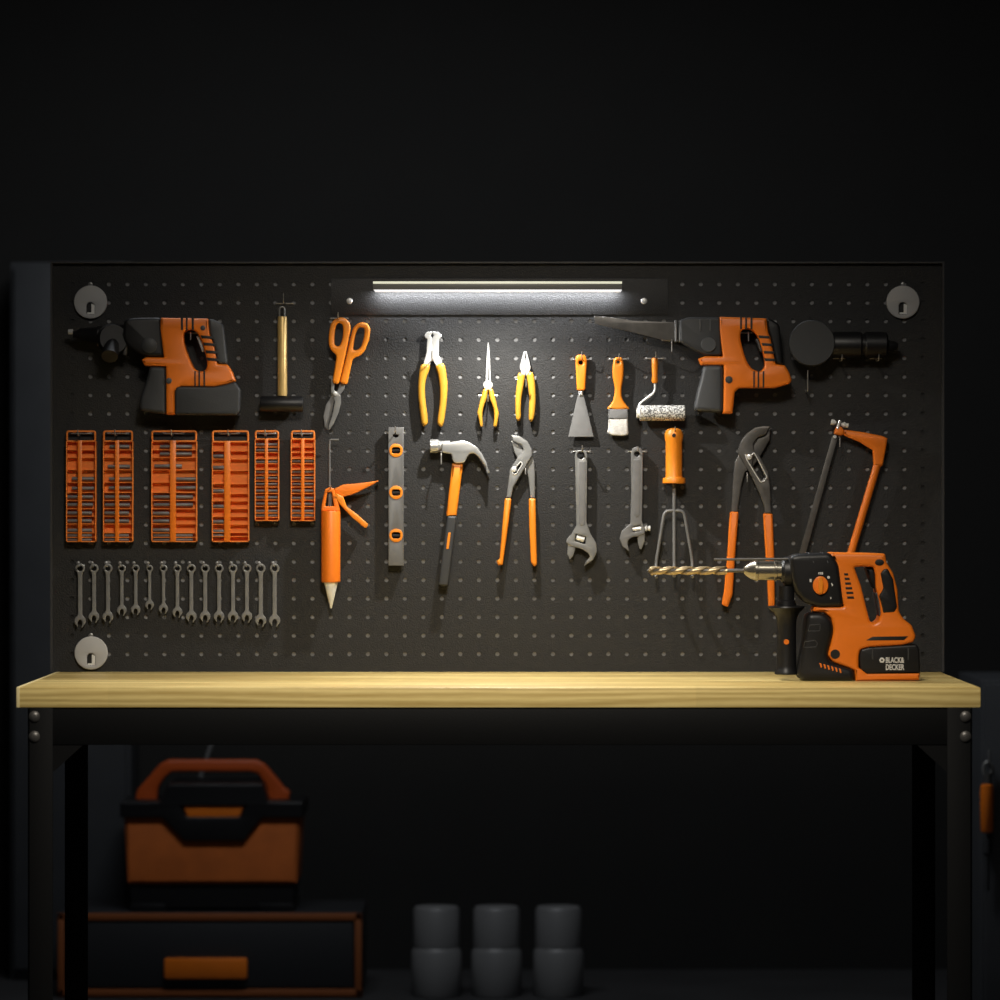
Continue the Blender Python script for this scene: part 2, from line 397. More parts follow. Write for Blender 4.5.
gb = part(t, 'gearbox', shape([rnd(f2([(532, 410), (620, 396), (840, 394), (868, 725), (720, 722), (640, 690), (560, 640), (520, 560)]), 4)], YF + .002, YB - .012, .007), 'rubber_dark')
c = P(149.3, 345.4, YF + .003)
dl = part(t, 'mode_dial', lathe([(0, U(7.7)), (.003, U(7.7)), (.004, U(7))], c, (0, -1, 0), 28), 'rubber', parent=gb)
ax = P(70, 333, -.036)
part(t, 'chuck', [lathe([(U(3), U(3)), (U(7), U(4)), (U(10), U(6)), (U(27), U(8.5)), (U(28), U(9.5)), (U(38), U(9.5)), (U(60), U(10))], (ax.x, ax.y, P(0, 334.5, -.036).z), (1, 0, 0.0), 24)], 'rubber_dark')
part(t, 'bit_socket', lathe([(0, U(1.6)), (0.001, U(2.6)), (U(5), U(2.8))], (ax.x - U(2), ax.y, P(0, 332.6, 0).z), (1, 0, 0), 18), 'steel_bright', label='bright steel bit socket')
hc = P(112, 340, -.036)
ah = part(t, 'side_handle', [lathe([(0, U(15)), (.010, U(16)), (.018, U(14))], (hc.x, -.045, hc.z), (0.35, -1, 0.1), 28), tube([(hc.x, -.05, hc.z - .01), (hc.x - .001, -.075, hc.z - .034)], [.018, .0165], 5)], 'rubber_dark')
part(t, 'clamp_band', tube([(hc.x + U(13) + .002 * math.sin(q), -.048 + .001 * q, hc.z - U(3) + U(12) * math.cos(q)) for q in (0.3, .8, 1.4, 2.0, 2.6, 3.0)], .0045, 3), 'steel_dark', parent=ah)

hook(192.5, 333, 'inside the grip of the orange drill with the charcoal battery', out=.052, tip=-8, bar=6)
hook(99, 346, 'under the black chuck of the left drill', out=.03, tip=9, bar=0)

# --- mallet -----------------------------------------------------
o = P(282, 350)
t = thing('rubber_mallet', 'black rubber mallet with a round brass coloured handle, hung head down', 'mallet', (o.x, YBF, o.z))
ym = -.030
part(t, 'handle', lathe([(0, U(4.2)), (.003, U(4.7)), (U(79), U(4.9))], P(282.3, 316.5, ym), (0, 0, -1), 20), 'brass', label='brass coloured handle')
hd = P(260.5, 404, ym)
part(t, 'head', lathe([(0, U(7.4)), (.002, U(8)), (U(41), U(8)), (U(42.5), U(7.4))], hd, (1, 0, 0), 28), 'rubber_dark', label='black rubber head')
a = P(280, 318, ym)
part(t, 'hanging_eye', [tube(arcpts([(a.x - .001, ym, a.z - .01), (a.x - .001, ym, a.z + .022), (a.x + .009, ym, a.z + .022), (a.x + .009, ym, a.z - .01)], .005), .0017, 3)], 'steel')
hook(284.5, 303.6, 'from which the black mallet hangs', out=.045, tip=9, bar=9)

# --- tin snips --------------------------------------------------
f = C(250, 280, 6.246)
o = P(340, 350)
t = thing('tin_snips', 'tin snips with looped orange handles hanging blades down', 'snips', (o.x, YBF, o.z))
part(t, 'handle', shape([rnd(f([(563, 232), (600, 240), (626, 272), (628, 310), (602, 440), (575, 560), (553, 652), (513, 640), (541, 470), (506, 440), (490, 400), (492, 330), (505, 270), (530, 242)]), 3), cr(f([(562, 268), (580, 290), (578, 360), (560, 408), (538, 412), (525, 390), (530, 310), (543, 275)]), 3)], -.030, -.012, .0035), 'orange_light')
part(t, 'handle', shape([rnd(f([(690, 260), (735, 270), (752, 305), (742, 370), (717, 440), (690, 470), (640, 490), (606, 656), (559, 642), (603, 470), (632, 340), (648, 290)]), 3), cr(f([(692, 295), (714, 305), (712, 350), (695, 410), (670, 436), (645, 435), (645, 410), (655, 350), (672, 305)]), 3)], -.028, -.010, .0035), 'orange_light')
part(t, 'blade', shape([rnd(f([(506, 615), (530, 615), (524, 690), (548, 706), (566, 720), (568, 770), (552, 830), (522, 900), (490, 940), (492, 910), (515, 840), (530, 760), (506, 700)]), 1.2)], -.022, -.017, .0008), 'steel')
part(t, 'blade', shape([rnd(f([(596, 630), (566, 630), (548, 690), (510, 722), (474, 780), (458, 850), (466, 915), (488, 940), (490, 900), (510, 830), (524, 760), (566, 712), (590, 680)]), 1.2)], -.017, -.012, .0008), 'steel_matte')
part(t, 'pivot_bolt', lathe([(0, U(2.2)), (.003, U(2.2)), (.004, U(1.2))], P(335.3, 393.5, -.0225), (0, -1, 0), 14), 'steel_bright')
hook(339, 318.5, 'through the handle loop of the tin snips', out=.05, tip=5, bar=9)

# --- end nippers ------------------------------------------------
f = C(400, 320, 8.3375)
o = P(432, 370)
t = thing('end_nippers', 'end nippers with a broad bright head and yellow grips', 'pliers', (o.x, YBF, o.z))
part(t, 'jaw', shape([rnd(f([(268, 95), (225, 100), (203, 130), (212, 150), (228, 152), (222, 275), (205, 330), (195, 378), (248, 378), (267, 318), (269, 152), (254, 128), (269, 108)]), .5)], -.024, -.010, .0008), 'steel_bright')
part(t, 'jaw', shape([rnd(f([(271, 95), (320, 100), (346, 130), (340, 150), (326, 158), (322, 290), (342, 330), (352, 352), (310, 392), (290, 360), (268, 316), (269, 152), (286, 128), (270, 108)]), .5)], -.0238, -.0098, .0008), 'steel_bright')
part(t, 'grip', shape([cr(f([(178, 372), (250, 378), (214, 500), (207, 610), (218, 720), (232, 835), (222, 874), (186, 880), (168, 780), (150, 600), (158, 460)]), 3)], -.028, -.008, .006), 'yellow')
part(t, 'grip', shape([cr(f([(298, 378), (364, 362), (386, 450), (396, 570), (382, 740), (356, 882), (318, 874), (312, 830), (330, 690), (331, 560), (316, 450)]), 3)], -.027, -.007, .006), 'yellow')
hook(432.2, 361, 'between the handles of the end nippers', out=.055, tip=9, bar=0)

# --- needle nose ------------------------------------------------
f = C(470, 330, 8.3375)
o = P(488, 390)
t = thing('needle_nose_pliers', 'needle nose pliers with very long thin jaws and short yellow grips', 'pliers', (o.x, YBF, o.z))
part(t, 'jaw', shape([rnd(f([(150, 104), (146, 120), (137, 250), (130, 440), (146, 440), (150, 240)]), .3)], -.021, -.012, .0006), 'steel_bright')
part(t, 'jaw', shape([rnd(f([(152, 104), (158, 120), (166, 250), (174, 440), (158, 440), (152, 240)]), .3)], -.020, -.011, .0006), 'steel_bright')
part(t, 'pivot_joint', shape([circ(*f([(150, 460)])[0], 4.7, 24)], -.023, -.009, .002), 'steel_bright')
part(t, 'grip', shape([rnd(f([(112, 488), (150, 492), (142, 560), (107, 660), (103, 720), (108, 808), (84, 808), (71, 730), (60, 700), (66, 668), (82, 600)]), 1.6)], -.026, -.008, .004), 'yellow')
part(t, 'grip', shape([rnd(f([(190, 488), (154, 492), (164, 570), (199, 660), (202, 720), (194, 808), (224, 808), (236, 730), (242, 700), (234, 668), (216, 590)]), 1.6)], -.026, -.008, .004), 'yellow')
hook(488, 395.3, 'between the grips of the needle nose pliers', out=.045, tip=6, bar=10, down=6)

# --- combination pliers -----------------------------------------
o = P(526, 385)
t = thing('combination_pliers', 'combination pliers with a short tapered jaw and long yellow grips', 'pliers', (o.x, YBF, o.z))
part(t, 'jaw', shape([rnd(f([(459, 176), (450, 178), (434, 232), (415, 312), (430, 352), (425, 372), (462, 380), (463, 330), (459, 250), (454, 228)]), .8)], -.022, -.010, .0012), 'steel_bright')
part(t, 'jaw', shape([rnd(f([(461, 176), (471, 178), (486, 232), (506, 312), (490, 360), (494, 374), (470, 380), (466, 330), (462, 250), (467, 228)]), .8)], -.022, -.010, .0012), 'steel_bright')
part(t, 'grip', shape([cr(f([(402, 364), (452, 368), (452, 430), (430, 560), (424, 660), (422, 742), (392, 752), (380, 700), (380, 560), (392, 440)]), 3)], -.028, -.008, .005), 'yellow')
part(t, 'grip', shape([cr(f([(476, 366), (520, 352), (540, 430), (548, 590), (532, 742), (500, 756), (490, 720), (494, 560), (480, 440)]), 3)], -.028, -.008, .005), 'yellow')
hook(526, 379.5, 'between the grips of the combination pliers', out=.05, tip=6, bar=10, down=8)

# --- scraper ----------------------------------------------------
f = C(560, 340, 9.0909)
o = P(581, 395)
t = thing('putty_knife', 'putty knife with a flared grey blade and orange handle', 'scraper', (o.x, YBF, o.z))
part(t, 'handle', shape([rnd(f([(142, 150), (165, 132), (215, 132), (239, 152), (246, 200), (229, 460), (154, 460), (143, 220)]), 2), circ(*f([(190, 205)])[0], 2.2, 16)], -.024, -.008, .004), 'orange_light')
part(t, 'ferrule', shape([rnd(f([(166, 455), (212, 455), (208, 508), (170, 508)]), .5)], -.020, -.010, .003), 'steel_bright')
part(t, 'blade', shape([rnd(f([(165, 500), (216, 500), (222, 530), (306, 880), (75, 880), (155, 530)]), .5)], -.0165, -.0145, .0005), 'steel_matte')
hook(581.5, 359.5, 'through the handle of the putty knife', out=.042, tip=7, bar=8)

# --- brush ------------------------------------------------------
o = P(618, 395)
t = thing('paint_brush', 'flat paint brush with white bristles and orange handle', 'paint brush', (o.x, YBF, o.z))
part(t, 'handle', shape([cr(f([(492, 175), (520, 155), (560, 160), (574, 190), (580, 260), (574, 350), (560, 450), (567, 530), (608, 595), (619, 632), (440, 632), (448, 600), (482, 545), (500, 450), (483, 350), (478, 260)]), 3), circ(*f([(530, 200)])[0], 1.6, 14)], -.022, -.009, .004), 'orange_light')
part(t, 'ferrule', shape([rnd(f([(439, 628), (619, 628), (619, 717), (439, 717)]), .4)], -.023, -.008, .002), 'steel_matte')
part(t, 'bristles', shape([rnd(f([(442, 715), (617, 715), (621, 858), (600, 868), (540, 872), (470, 866), (430, 842), (440, 800)]), .6)], -.022, -.009, .003), 'bristle', label='white bristles')
hook(618.5, 359.2, 'through the handle of the paint brush', out=.044, tip=5, bar=9)

# --- roller -----------------------------------------------------
o = P(660, 395)
t = thing('paint_roller', 'small paint roller with a speckled grey sleeve and orange handle', 'paint roller', (o.x, YBF, o.z))
yr = -.026
part(t, 'handle', lathe([(0, U(2.6)), (.003, U(3.2)), (U(8), U(3.1)), (U(18), U(2.7)), (U(23), U(3.3)), (U(25), U(2.4))], P(654.8, 358, -.020), (0, 0, -1), 18), 'orange_light')
part(t, 'wire_arm', tube(arcpts([P(655.1, 382, -.02), P(655, 392, -.022), P(639.5, 403.5, yr), P(637.5, 413, yr), P(641, 413, yr)], .008), .0024, 3), 'steel_bright')
part(t, 'sleeve', lathe([(0, U(7)), (.001, U(7.7)), (U(44.4), U(7.7)), (U(45.2), U(7))], P(639.6, 413, yr), (1, 0, 0), 28), 'nap', label='speckled grey sleeve')
part(t, 'end_cap', lathe([(0, U(4)), (.001, U(5)), (.008, U(5))], P(636.6, 413, yr), (1, 0, 0), 18), 'white')
hook(655, 358.6, 'from which the paint roller hangs', out=.044, tip=6, bar=9)

# --- reciprocating saw ------------------------------------------
f = C(690, 305, 8.7)
o = P(735, 365)
t = thing('reciprocating_saw', 'orange and black power saw with a long grey blade pointing left', 'power saw', (o.x, YBF, o.z))
YF = -0.060
BODY_R = [(260, 102), (665, 115), (682, 240), (702, 290), (746, 512), (830, 526), (866, 590), (887, 655), (868, 685), (750, 722), (430, 722), (392, 758), (372, 945), (290, 945), (296, 524), (100, 522), (75, 465), (130, 445), (288, 447), (270, 320), (258, 200)]
HOLE_R = [(447, 230), (488, 205), (540, 218), (592, 275), (640, 420), (652, 515), (632, 562), (592, 577), (532, 545), (492, 480), (460, 380), (440, 290)]
bodyR = part(t, 'body_shell', dbody(f, BODY_R, HOLE_R, YF, YB - .012, 1.0, 0.005), 'orange')
part(t, 'stripe', [shape([rnd(f(rect(x, 101, x + w_, 210)), .2)], YF - .0006, YF + .002, .0002) for x, w_ in ((436, 16), (480, 16), (526, 18))] +
     [shape([rnd(f(rect(x, 575, x + w_, 720)), .2)], YF - .0006, YF + .002, .0002) for x, w_ in ((550, 14), (588, 14), (632, 14))] +
     [shape([rnd(f([(x, y), (x + 96, y + 6), (x + 100, y + 28), (x + 8, y + 24)]), .2)], YF - .0006, YF + .002, .0002) for x, y in ((594, 264), (622, 330), (638, 398), (646, 462))], 'black', parent=bodyR, label='black stripes on the orange shell')
part(t, 'screw', lathe([(0, U(3.6)), (.0015, U(3.6)), (.0022, U(2))], P(*f([(338, 650)])[0], YF + .0005), (0, -1, 0), 18), 'rubber', parent=bodyR)
part(t, 'rear_grip', shape([rnd(f([(660, 112), (700, 120), (770, 160), (784, 190), (812, 522), (746, 512), (702, 290), (682, 240)]), 3)], YF + .002, YB - .014, .005), 'rubber_dark')
part(t, 'trigger', shape([rnd(f([(568, 300), (592, 286), (636, 400), (612, 410)]), .6)], YF + .012, YF + .036, .002), 'casing')
part(t, 'lower_casing', shape([rnd(f([(118, 520), (290, 522), (291, 936), (62, 926), (36, 892), (62, 760), (100, 620)]), 4.5)], YF + .001, YB - .012, .008), 'casing', label='grey lower casing')
f3 = C(640, 300, 8.3333)
gb = part(t, 'gearbox', shape([rnd(f3([(330, 168), (400, 142), (668, 142), (684, 462), (560, 462), (440, 410), (335, 350)]), 3)], YF + .003, YB - .012, .005), 'rubber')
part(t, 'mode_dial', lathe([(0, U(7.6)), (.003, U(7.6)), (.004, U(7))], P(*f3([(572, 370)])[0], YF + .003), (0, -1, 0), 28), 'casing', parent=gb)
part(t, 'ridge', [shape([rnd(f3(rect(x, 160, x + 14, 258)), .5)], YF + .001, YF + .004, .0006) for x in (496, 580)], 'casing', parent=gb)
fb = C(500, 270, 4.5455)
part(t, 'saw_blade', shape([rnd(fb([(428, 208), (520, 217), (600, 230), (796, 238), (796, 322), (740, 318), (600, 282), (430, 244)]), .3)], -.036, -.033, .0006), 'steel_dark', label='long dark grey blade')
part(t, 'blade_clamp', [shape([rnd(fb(rect(x, 228, x + 11, 326)), .4)], YF + .008, -.02, .002) for x in (795, 813)], 'steel_matte')
hook(747, 333, 'inside the grip of the orange power saw', out=.052, tip=-9, bar=6)
hook(671, 340.5, 'under the blade of the orange power saw', out=.04, tip=-12, bar=9)

# --- black angle tool -------------------------------------------
o = P(850, 345)
t = thing('angle_sander', 'black power sander with a round disc face, hanging in the dark upper right', 'sander', (o.x, YBF, o.z))
c = P(812, 343, -.06)
part(t, 'disc', lathe([(0, U(22)), (.002, U(22.8)), (.016, U(23)), (.018, U(20)), (.040, U(14))], (c.x, -.064, c.z), (0, 1, 0), 40), 'rubber', label='round dark disc')
a = P(826, 344.5, -.035)
part(t, 'motor_body', lathe([(0, U(10)), (U(9), U(12.6)), (U(34), U(12.8)), (U(35.5), U(11.6))], a, (1, 0, 0), 28), 'rubber_dark')
part(t, 'rear_body', lathe([(0, U(11.6)), (U(1.5), U(12.8)), (U(21), U(12.6)), (U(23), U(10))], P(864.5, 344.5, -.035), (1, 0, 0), 28), 'rubber_dark')
part(t, 'neck', lathe([(0, U(10.5)), (U(4), U(10.5))], P(861, 344.5, -.035), (1, 0, 0), 24), 'rubber_dark')
part(t, 'tail', lathe([(0, U(6)), (U(7), U(5)), (U(11), U(3))], P(887, 346, -.035), (1, 0, 0), 20), 'rubber_dark')
hook(839.5, 358.5, 'nearest the disc under the black sander body', out=.064, tip=6, bar=6, down=3)
hook(876, 358.5, 'under the rear end of the black sander', out=.064, tip=6, bar=6, down=3)
hook(806, 390, 'hanging low below the disc of the black sander', out=.05, tip=21, bar=0, down=2)

# --- caulking gun -----------------------------------------------
f = C(310, 420, 10)
o = P(331, 510)
t = thing('caulking_gun', 'orange caulking gun with a white nozzle pointing down', 'caulking gun', (o.x, YBF, o.z))
part(t, 'plunger_rod', tube(arcpts([P(338.6, 439.6, -.024), P(329.6, 439.6, -.024), P(329.6, 508, -.024)], .004), .0018, 3), 'steel_matte')
part(t, 'yoke', shape([rnd(f([(150, 692), (200, 672), (238, 684), (252, 740), (288, 850), (300, 912), (110, 912), (116, 850)]), 1), rnd(f([(172, 722), (216, 722), (240, 862), (150, 862)]), .8)], -.034, -.012, .002), 'orange')
part(t, 'plunger', lathe([(0, U(1.8)), (U(14), U(2.4))], P(330, 492.5, -.024), (0, 0, -1), 14), 'steel_matte')
part(t, 'back_handle', shape([rnd(f([(238, 690), (330, 646), (550, 626), (690, 604), (640, 640), (450, 735), (345, 766), (308, 780), (252, 745)]), 1)], -.030, -.014, .002), 'orange')
part(t, 'trigger', shape([rnd(f([(232, 745), (262, 733), (330, 768), (368, 870), (460, 935), (580, 1040), (566, 1080), (540, 1074), (420, 975), (330, 880), (280, 820)]), 1)], -.034, -.017, .002), 'orange_light')
part(t, 'barrel', lathe([(0, U(9.2)), (.002, U(9.6)), (U(70), U(9.6)), (U(71), U(8.8))], P(330.8, 511, -.027), (0, 0, -1), 32), 'orange')
part(t, 'nozzle', lathe([(0, U(7)), (U(2), U(6.6)), (U(26), U(.9)), (U(26.6), U(.3))], P(331, 582, -.027), (0, 0, -1), 24), 'white', label='white cone nozzle')
part(t, 'rivet', lathe([(0, U(1.8)), (.002, U(1.6))], P(336.5, 495.5, -.034), (0, -1, 0), 12), 'orange_light')
hook(331.5, 487.5, 'holding the yoke of the caulking gun', out=.042, tip=2, bar=0)

# --- level ------------------------------------------------------
o = P(396, 495)
t = thing('spirit_level', 'grey spirit level hung upright with three orange ringed vials', 'level', (o.x, YBF, o.z))
wins = [(396.0, y) for y in (450.4, 492.5, 535.4)]
hh = [(392.4, 434.4), (399, 434.4), (398.2, 436.6), (395.8, 437.8), (393.4, 436.6)]
part(t, 'beam', shape([rect(388.4, 427.3, 403.6, 565.6), hh] + [circ(a, b_, 5.6, 24) for a, b_ in wins], -.026, -.008, .0008), 'alu')
for a, b_ in wins:
    v = part(t, 'vial_ring', shape([circ(a, b_, 6.8, 28), rnd([(a - 4.2, b_ - 2), (a - 2.6, b_ - 3.2), (a + 2.6, b_ - 3.2), (a + 4.2, b_ - 2), (a + 4.2, b_ + 2), (a + 2.6, b_ + 3.2), (a - 2.6, b_ + 3.2), (a - 4.2, b_ + 2)], .8)], -.0275, -.024, .0008), 'orange_light', label='orange ring around a vial window')
    part(t, 'vial', lathe([(0, U(2.4)), (U(10), U(2.4))], P(a - 5, b_, -.016), (1, 0, 0), 14), 'rubber', parent=v)
hook(396, 433, 'through the top hole of the spirit level', out=.05, tip=6, bar=9)

# --- hammer -----------------------------------------------------
f = C(420, 430, 10)
o = P(452, 500)
t = thing('claw_hammer', 'claw hammer with a polished head and orange and black handle', 'hammer', (o.x, YBF, o.z))
hd = part(t, 'head', shape([rnd(f([(212, 120), (250, 118), (300, 122), (342, 114), (430, 102), (505, 126), (565, 165), (622, 240), (664, 320), (692, 436), (640, 350), (586, 272), (540, 234), (500, 238), (474, 270), (452, 318), (430, 332), (344, 332), (322, 296), (312, 242), (212, 226)]), 1.2)], -.036, -.010, .0032), 'hammer_steel')
part(t, 'striking_face', lathe([(0, U(6.2)), (.0015, U(6.9)), (U(8), U(6.9)), (U(9.2), U(5.8)), (U(11), U(4.8)), (U(20), U(5.4))], P(430, 446.3, -.023), (1, 0, 0.03), 28), 'hammer_steel', parent=hd)
ph = [(450, 433 + 30)]
f4 = C(300, 420, 3.846)
part(t, 'handle', shape([rnd(f([(322, 330), (432, 340), (410, 500), (366, 858), (262, 862), (290, 600)]), .6)], -.030, -.013, .005), 'orange_light', label='orange shaft of the handle')
part(t, 'grip', shape([rnd(f4([(566, 368), (604, 370), (590, 480), (570, 640), (531, 636), (548, 500)]), 2.4)], -.032, -.011, .004), 'rubber', label='charcoal rubber grip')
part(t, 'grip_inlay', shape([rnd(f4([(570, 433), (580, 433), (572, 496), (562, 496)]), .5)], -.0328, -.030, .0006), 'orange_light', label='orange inlay on the grip')
hook(441.5, 453.5, 'under the head of the claw hammer', out=.044, tip=-11, bar=0)

# --- small slip-joint pliers ------------------------------------
def water_pliers(lab, fh, jawA, jawB, slot, fg, gripA, gripB, metal, orng, org):
    t = thing('slip_joint_pliers', lab, 'pliers', org)
    part(t, 'jaw', shape([rnd(fh(jawA[0]), .8)] + [rnd(fh(h), .5) for h in jawA[1:]], -.024, -.016, .002), metal)
    part(t, 'jaw', shape([rnd(fh(jawB), .8)], -.0165, -.009, .002), metal)
    part(t, 'slot_rim', tube([P(a, b_, -.0245) for a, b_ in rnd(fh(slot), 1)], .0011, 2, True), 'steel_bright')
    part(t, 'pivot_bolt', lathe([(0, U(2.6)), (.003, U(2.6)), (.004, U(1.4))], P(*fh([slot[-1]])[0], -.024), (0, -1, 0), 14), 'steel_bright')
    part(t, 'grip', shape([rnd(fg(gripA), 1.6)], -.026, -.010, .004), orng)
    part(t, 'grip', shape([rnd(fg(gripB), 1.6)], -.026, -.008, .004), orng)
    return t
o = P(520, 500)
fs = C(490, 425, 12.5)
water_pliers('smaller slip joint pliers beside the claw hammer, bright jaws and orange grips', fs,
    [[(265, 132), (300, 128), (372, 140), (470, 205), (525, 310), (525, 385), (420, 560), (290, 780), (264, 912), (205, 906), (240, 640), (250, 560), (345, 405), (420, 320), (415, 290), (390, 240), (350, 232), (290, 200)], [(382, 462), (398, 490), (330, 600), (300, 612), (284, 590), (300, 560)]],
    [(268, 190), (300, 225), (350, 245), (405, 300), (480, 350), (528, 380), (555, 460), (562, 680), (562, 915), (504, 915), (482, 660), (455, 530), (400, 440), (340, 410), (300, 330)],
    [(384, 455), (405, 490), (330, 612), (290, 618), (276, 590), (300, 552)], C(300, 420, 3.846),
    [(788, 300), (814, 302), (802, 400), (780, 558), (762, 560), (755, 542), (768, 535), (772, 480)], [(880, 302), (906, 302), (908, 400), (912, 556), (902, 566), (888, 548), (882, 420)], 'steel', 'orange_light', (o.x, YBF, o.z))
hook(525.5, 468.5, 'inside the joint of the smaller slip joint pliers', out=.035, tip=-6, bar=0)

# --- adjustable wrenches ----------------------------------------
f = C(555, 440, 7.69)
o = P(581, 500)
t = thing('adjustable_wrench', 'larger adjustable wrench with its open jaw gaping down, first right of the small pliers', 'wrench', (o.x, YBF, o.z))
part(t, 'body', shape([rnd(f([(154, 120), (160, 82), (200, 76), (242, 82), (249, 120), (246, 400), (243, 630), (272, 720), (316, 790), (324, 860), (292, 925), (225, 968), (240, 930), (272, 900), (255, 870), (205, 838), (120, 815), (85, 788), (100, 750), (128, 720), (165, 655), (160, 400)]), 1), circ(*f([(199, 118)])[0], 3.8, 20), rnd(f([(160, 722), (242, 745), (232, 802), (150, 778)]), .6)], -.024, -.010, .0015), 'steel')
part(t, 'handle_panel', shape([rnd(f([(186, 165), (236, 165), (232, 650), (200, 660), (184, 640)]), 1)], -.0246, -.022, .0006), 'steel_matte')
part(t, 'moving_jaw', shape([rnd(f([(92, 770), (160, 815), (152, 850), (140, 890), (115, 920), (95, 880), (98, 800)]), .6)], -.022, -.012, .001), 'steel')
part(t, 'adjusting_screw', lathe([(0, U(3)), (U(8), U(3))], P(*f([(165, 750)])[0], -.018), (1, 0, -.28), 14), 'steel_bright')
hook(582, 451.5, 'through the hole of the larger adjustable wrench', out=.046, tip=6, bar=9)
o = P(637, 495)
t = thing('adjustable_wrench', 'smaller adjustable wrench with a round side knob, left of the hand fork', 'wrench', (o.x, YBF, o.z))
part(t, 'body', shape([rnd(f([(584, 105), (596, 65), (630, 49), (662, 62), (677, 100), (674, 400), (670, 625), (690, 680), (692, 720), (640, 742), (600, 745), (565, 768), (558, 790), (571, 857), (520, 820), (498, 760), (512, 700), (580, 645), (588, 400)]), 1), circ(*f([(630, 108)])[0], 2.7, 18), rnd(f([(596, 668), (660, 652), (662, 700), (600, 710)]), .5)], -.023, -.010, .0015), 'steel_matte')
part(t, 'handle_panel', shape([rnd(f([(604, 150), (656, 150), (652, 570), (628, 598), (604, 570)]), 1)], -.0236, -.021, .0006), 'steel_matte')
part(t, 'moving_jaw', shape([rnd(f([(636, 725), (692, 715), (690, 780), (664, 842), (652, 838), (638, 790)]), .6)], -.021, -.012, .001), 'steel')
part(t, 'adjusting_screw', [lathe([(0, U(2.6)), (U(9), U(2.6))], P(*f([(596, 686)])[0], -.017), (1, 0, .1), 14), lathe([(0, U(1.6)), (U(2), U(3.4)), (U(4), U(2)), (U(6), U(3.2))], P(*f([(686, 680)])[0], -.017), (1, 0, 0.0), 14)], 'steel_bright')
hook(637.5, 451.5, 'through the hole of the smaller adjustable wrench', out=.04, tip=5, bar=9)

# --- hand fork --------------------------------------------------
o = P(674, 500)
t = thing('hand_fork', 'three pronged hand fork with an orange handle, behind the drill bit', 'hand fork', (o.x, YBF, o.z))
yh = -.030
part(t, 'handle', lathe([(0, U(3)), (U(1.5), U(7)), (U(6), U(9.3)), (U(11), U(9.1)), (U(14), U(8.3)), (U(48), U(8.3)), (U(49.3), U(8.8)), (U(49.6), U(11)), (U(50.4), U(11.5)), (U(54.6), U(11.5)), (U(55.3), U(10.8))], P(673.9, 428, yh), (0, 0, -1), 30), 'orange_light')
part(t, 'shaft', tube([P(674.2, 482, yh), P(674.2, 562, yh), P(674.2, 572, yh - .006), P(674.2, 576, yh - .018)], .0037, 3), 'steel_matte')
for xa, xb in (((664.5), 656.2), ((684), 692.5)):
    part(t, 'tine', tube(arcpts([P(674.2, 510.5, yh), P(xa, 511.2, yh), P(xb, 562, yh), P(xb - .3, 572, yh - .006), P(xb, 577, yh - .018)], .012), .0034, 3), 'steel_matte')
part(t, 'hang_hole', lathe([(0, U(2)), (.0006, U(1.8))], P(673.9, 435.4, yh - U(9.2)), (0, -1, 0), 14), 'black')
hook(674, 431, 'holding the orange handle of the hand fork', out=.052, tip=4, bar=9)

# --- large slip-joint pliers ------------------------------------
o = P(750, 510)
fh = C(720, 415, 11.11)
water_pliers('larger slip joint pliers with dark jaws, behind the chuck of the worktop drill', fh,
    [[(566, 124), (480, 120), (392, 136), (300, 200), (232, 290), (205, 385), (208, 440), (330, 640), (440, 870), (492, 1010), (500, 1095), (575, 1095), (566, 1010), (562, 800), (540, 640), (440, 450), (380, 400), (372, 320), (420, 250), (515, 215), (530, 170)], [(370, 470), (395, 450), (470, 620), (500, 690), (470, 722), (440, 690), (360, 560)]],
    [(566, 132), (556, 272), (500, 370), (452, 452), (380, 560), (280, 630), (240, 780), (205, 1010), (200, 1080), (125, 1080), (130, 1010), (150, 650), (166, 520), (208, 440), (300, 420), (370, 330), (400, 270), (515, 222)],
    [(380, 420), (410, 470), (525, 690), (490, 738), (450, 745), (300, 500), (280, 440), (325, 465)], C(680, 410, 3.45),
    [(287, 356), (320, 358), (326, 510), (328, 675), (306, 680), (300, 560)], [(173, 350), (203, 352), (190, 510), (182, 636), (166, 680), (144, 672), (152, 630), (162, 520)], 'steel_dark', 'orange', (o.x, YBF, o.z))
hook(746.3, 473, 'between the handles of the larger slip joint pliers', out=.035, tip=-9, bar=0)

# --- hacksaw ----------------------------------------------------
f = C(800, 410, 10)
o = P(845, 500)
t = thing('hacksaw', 'orange framed hacksaw hanging at a slant behind the drill on the worktop', 'hacksaw', (o.x, YBF, o.z))
part(t, 'arm', shape([rnd(f([(440, 196), (640, 222), (835, 262), (878, 284), (862, 380), (832, 545), (822, 565), (738, 556), (730, 402), (600, 322), (440, 256)]), 1)], -.030, -.014, .004), 'orange')
part(t, 'frame_tube', tube(arcpts([P(877.5, 464, -.022), P(851, 553, -.022), P(840, 590, -.022), P(815, 588, -.022)], .02), .0078, 4), 'orange')
part(t, 'pistol_grip', shape([rnd([(838, 582), (850, 590), (836, 650), (818, 648), (822, 600)], 3)], -.034, -.010, .005), 'rubber')
part(t, 'blade_clamp', shape([rnd(f([(372, 160), (420, 170), (440, 200), (440, 250), (400, 252), (345, 240), (348, 210)]), .8)], -.032, -.012, .003), 'orange')
part(t, 'wing_nut', [lathe([(0, U(2.8)), (U(2.5), U(2.8)), (U(5), U(1.2))], P(*f([(312, 118)])[0], -.024), (1, 0, -.2), 16), lathe([(0, U(1.4)), (U(3), U(2.8)), (U(5), U(2)), (U(7.2), U(2.2))], P(*f([(412, 142)])[0], -.024), (1, 0, -.2), 16)], 'white', label='white metal wing nut')
part(t, 'tension_bolt', tube([P(840, 420.5, -.030), P(837.5, 429, -.030)], .003, 3), 'steel_bright')
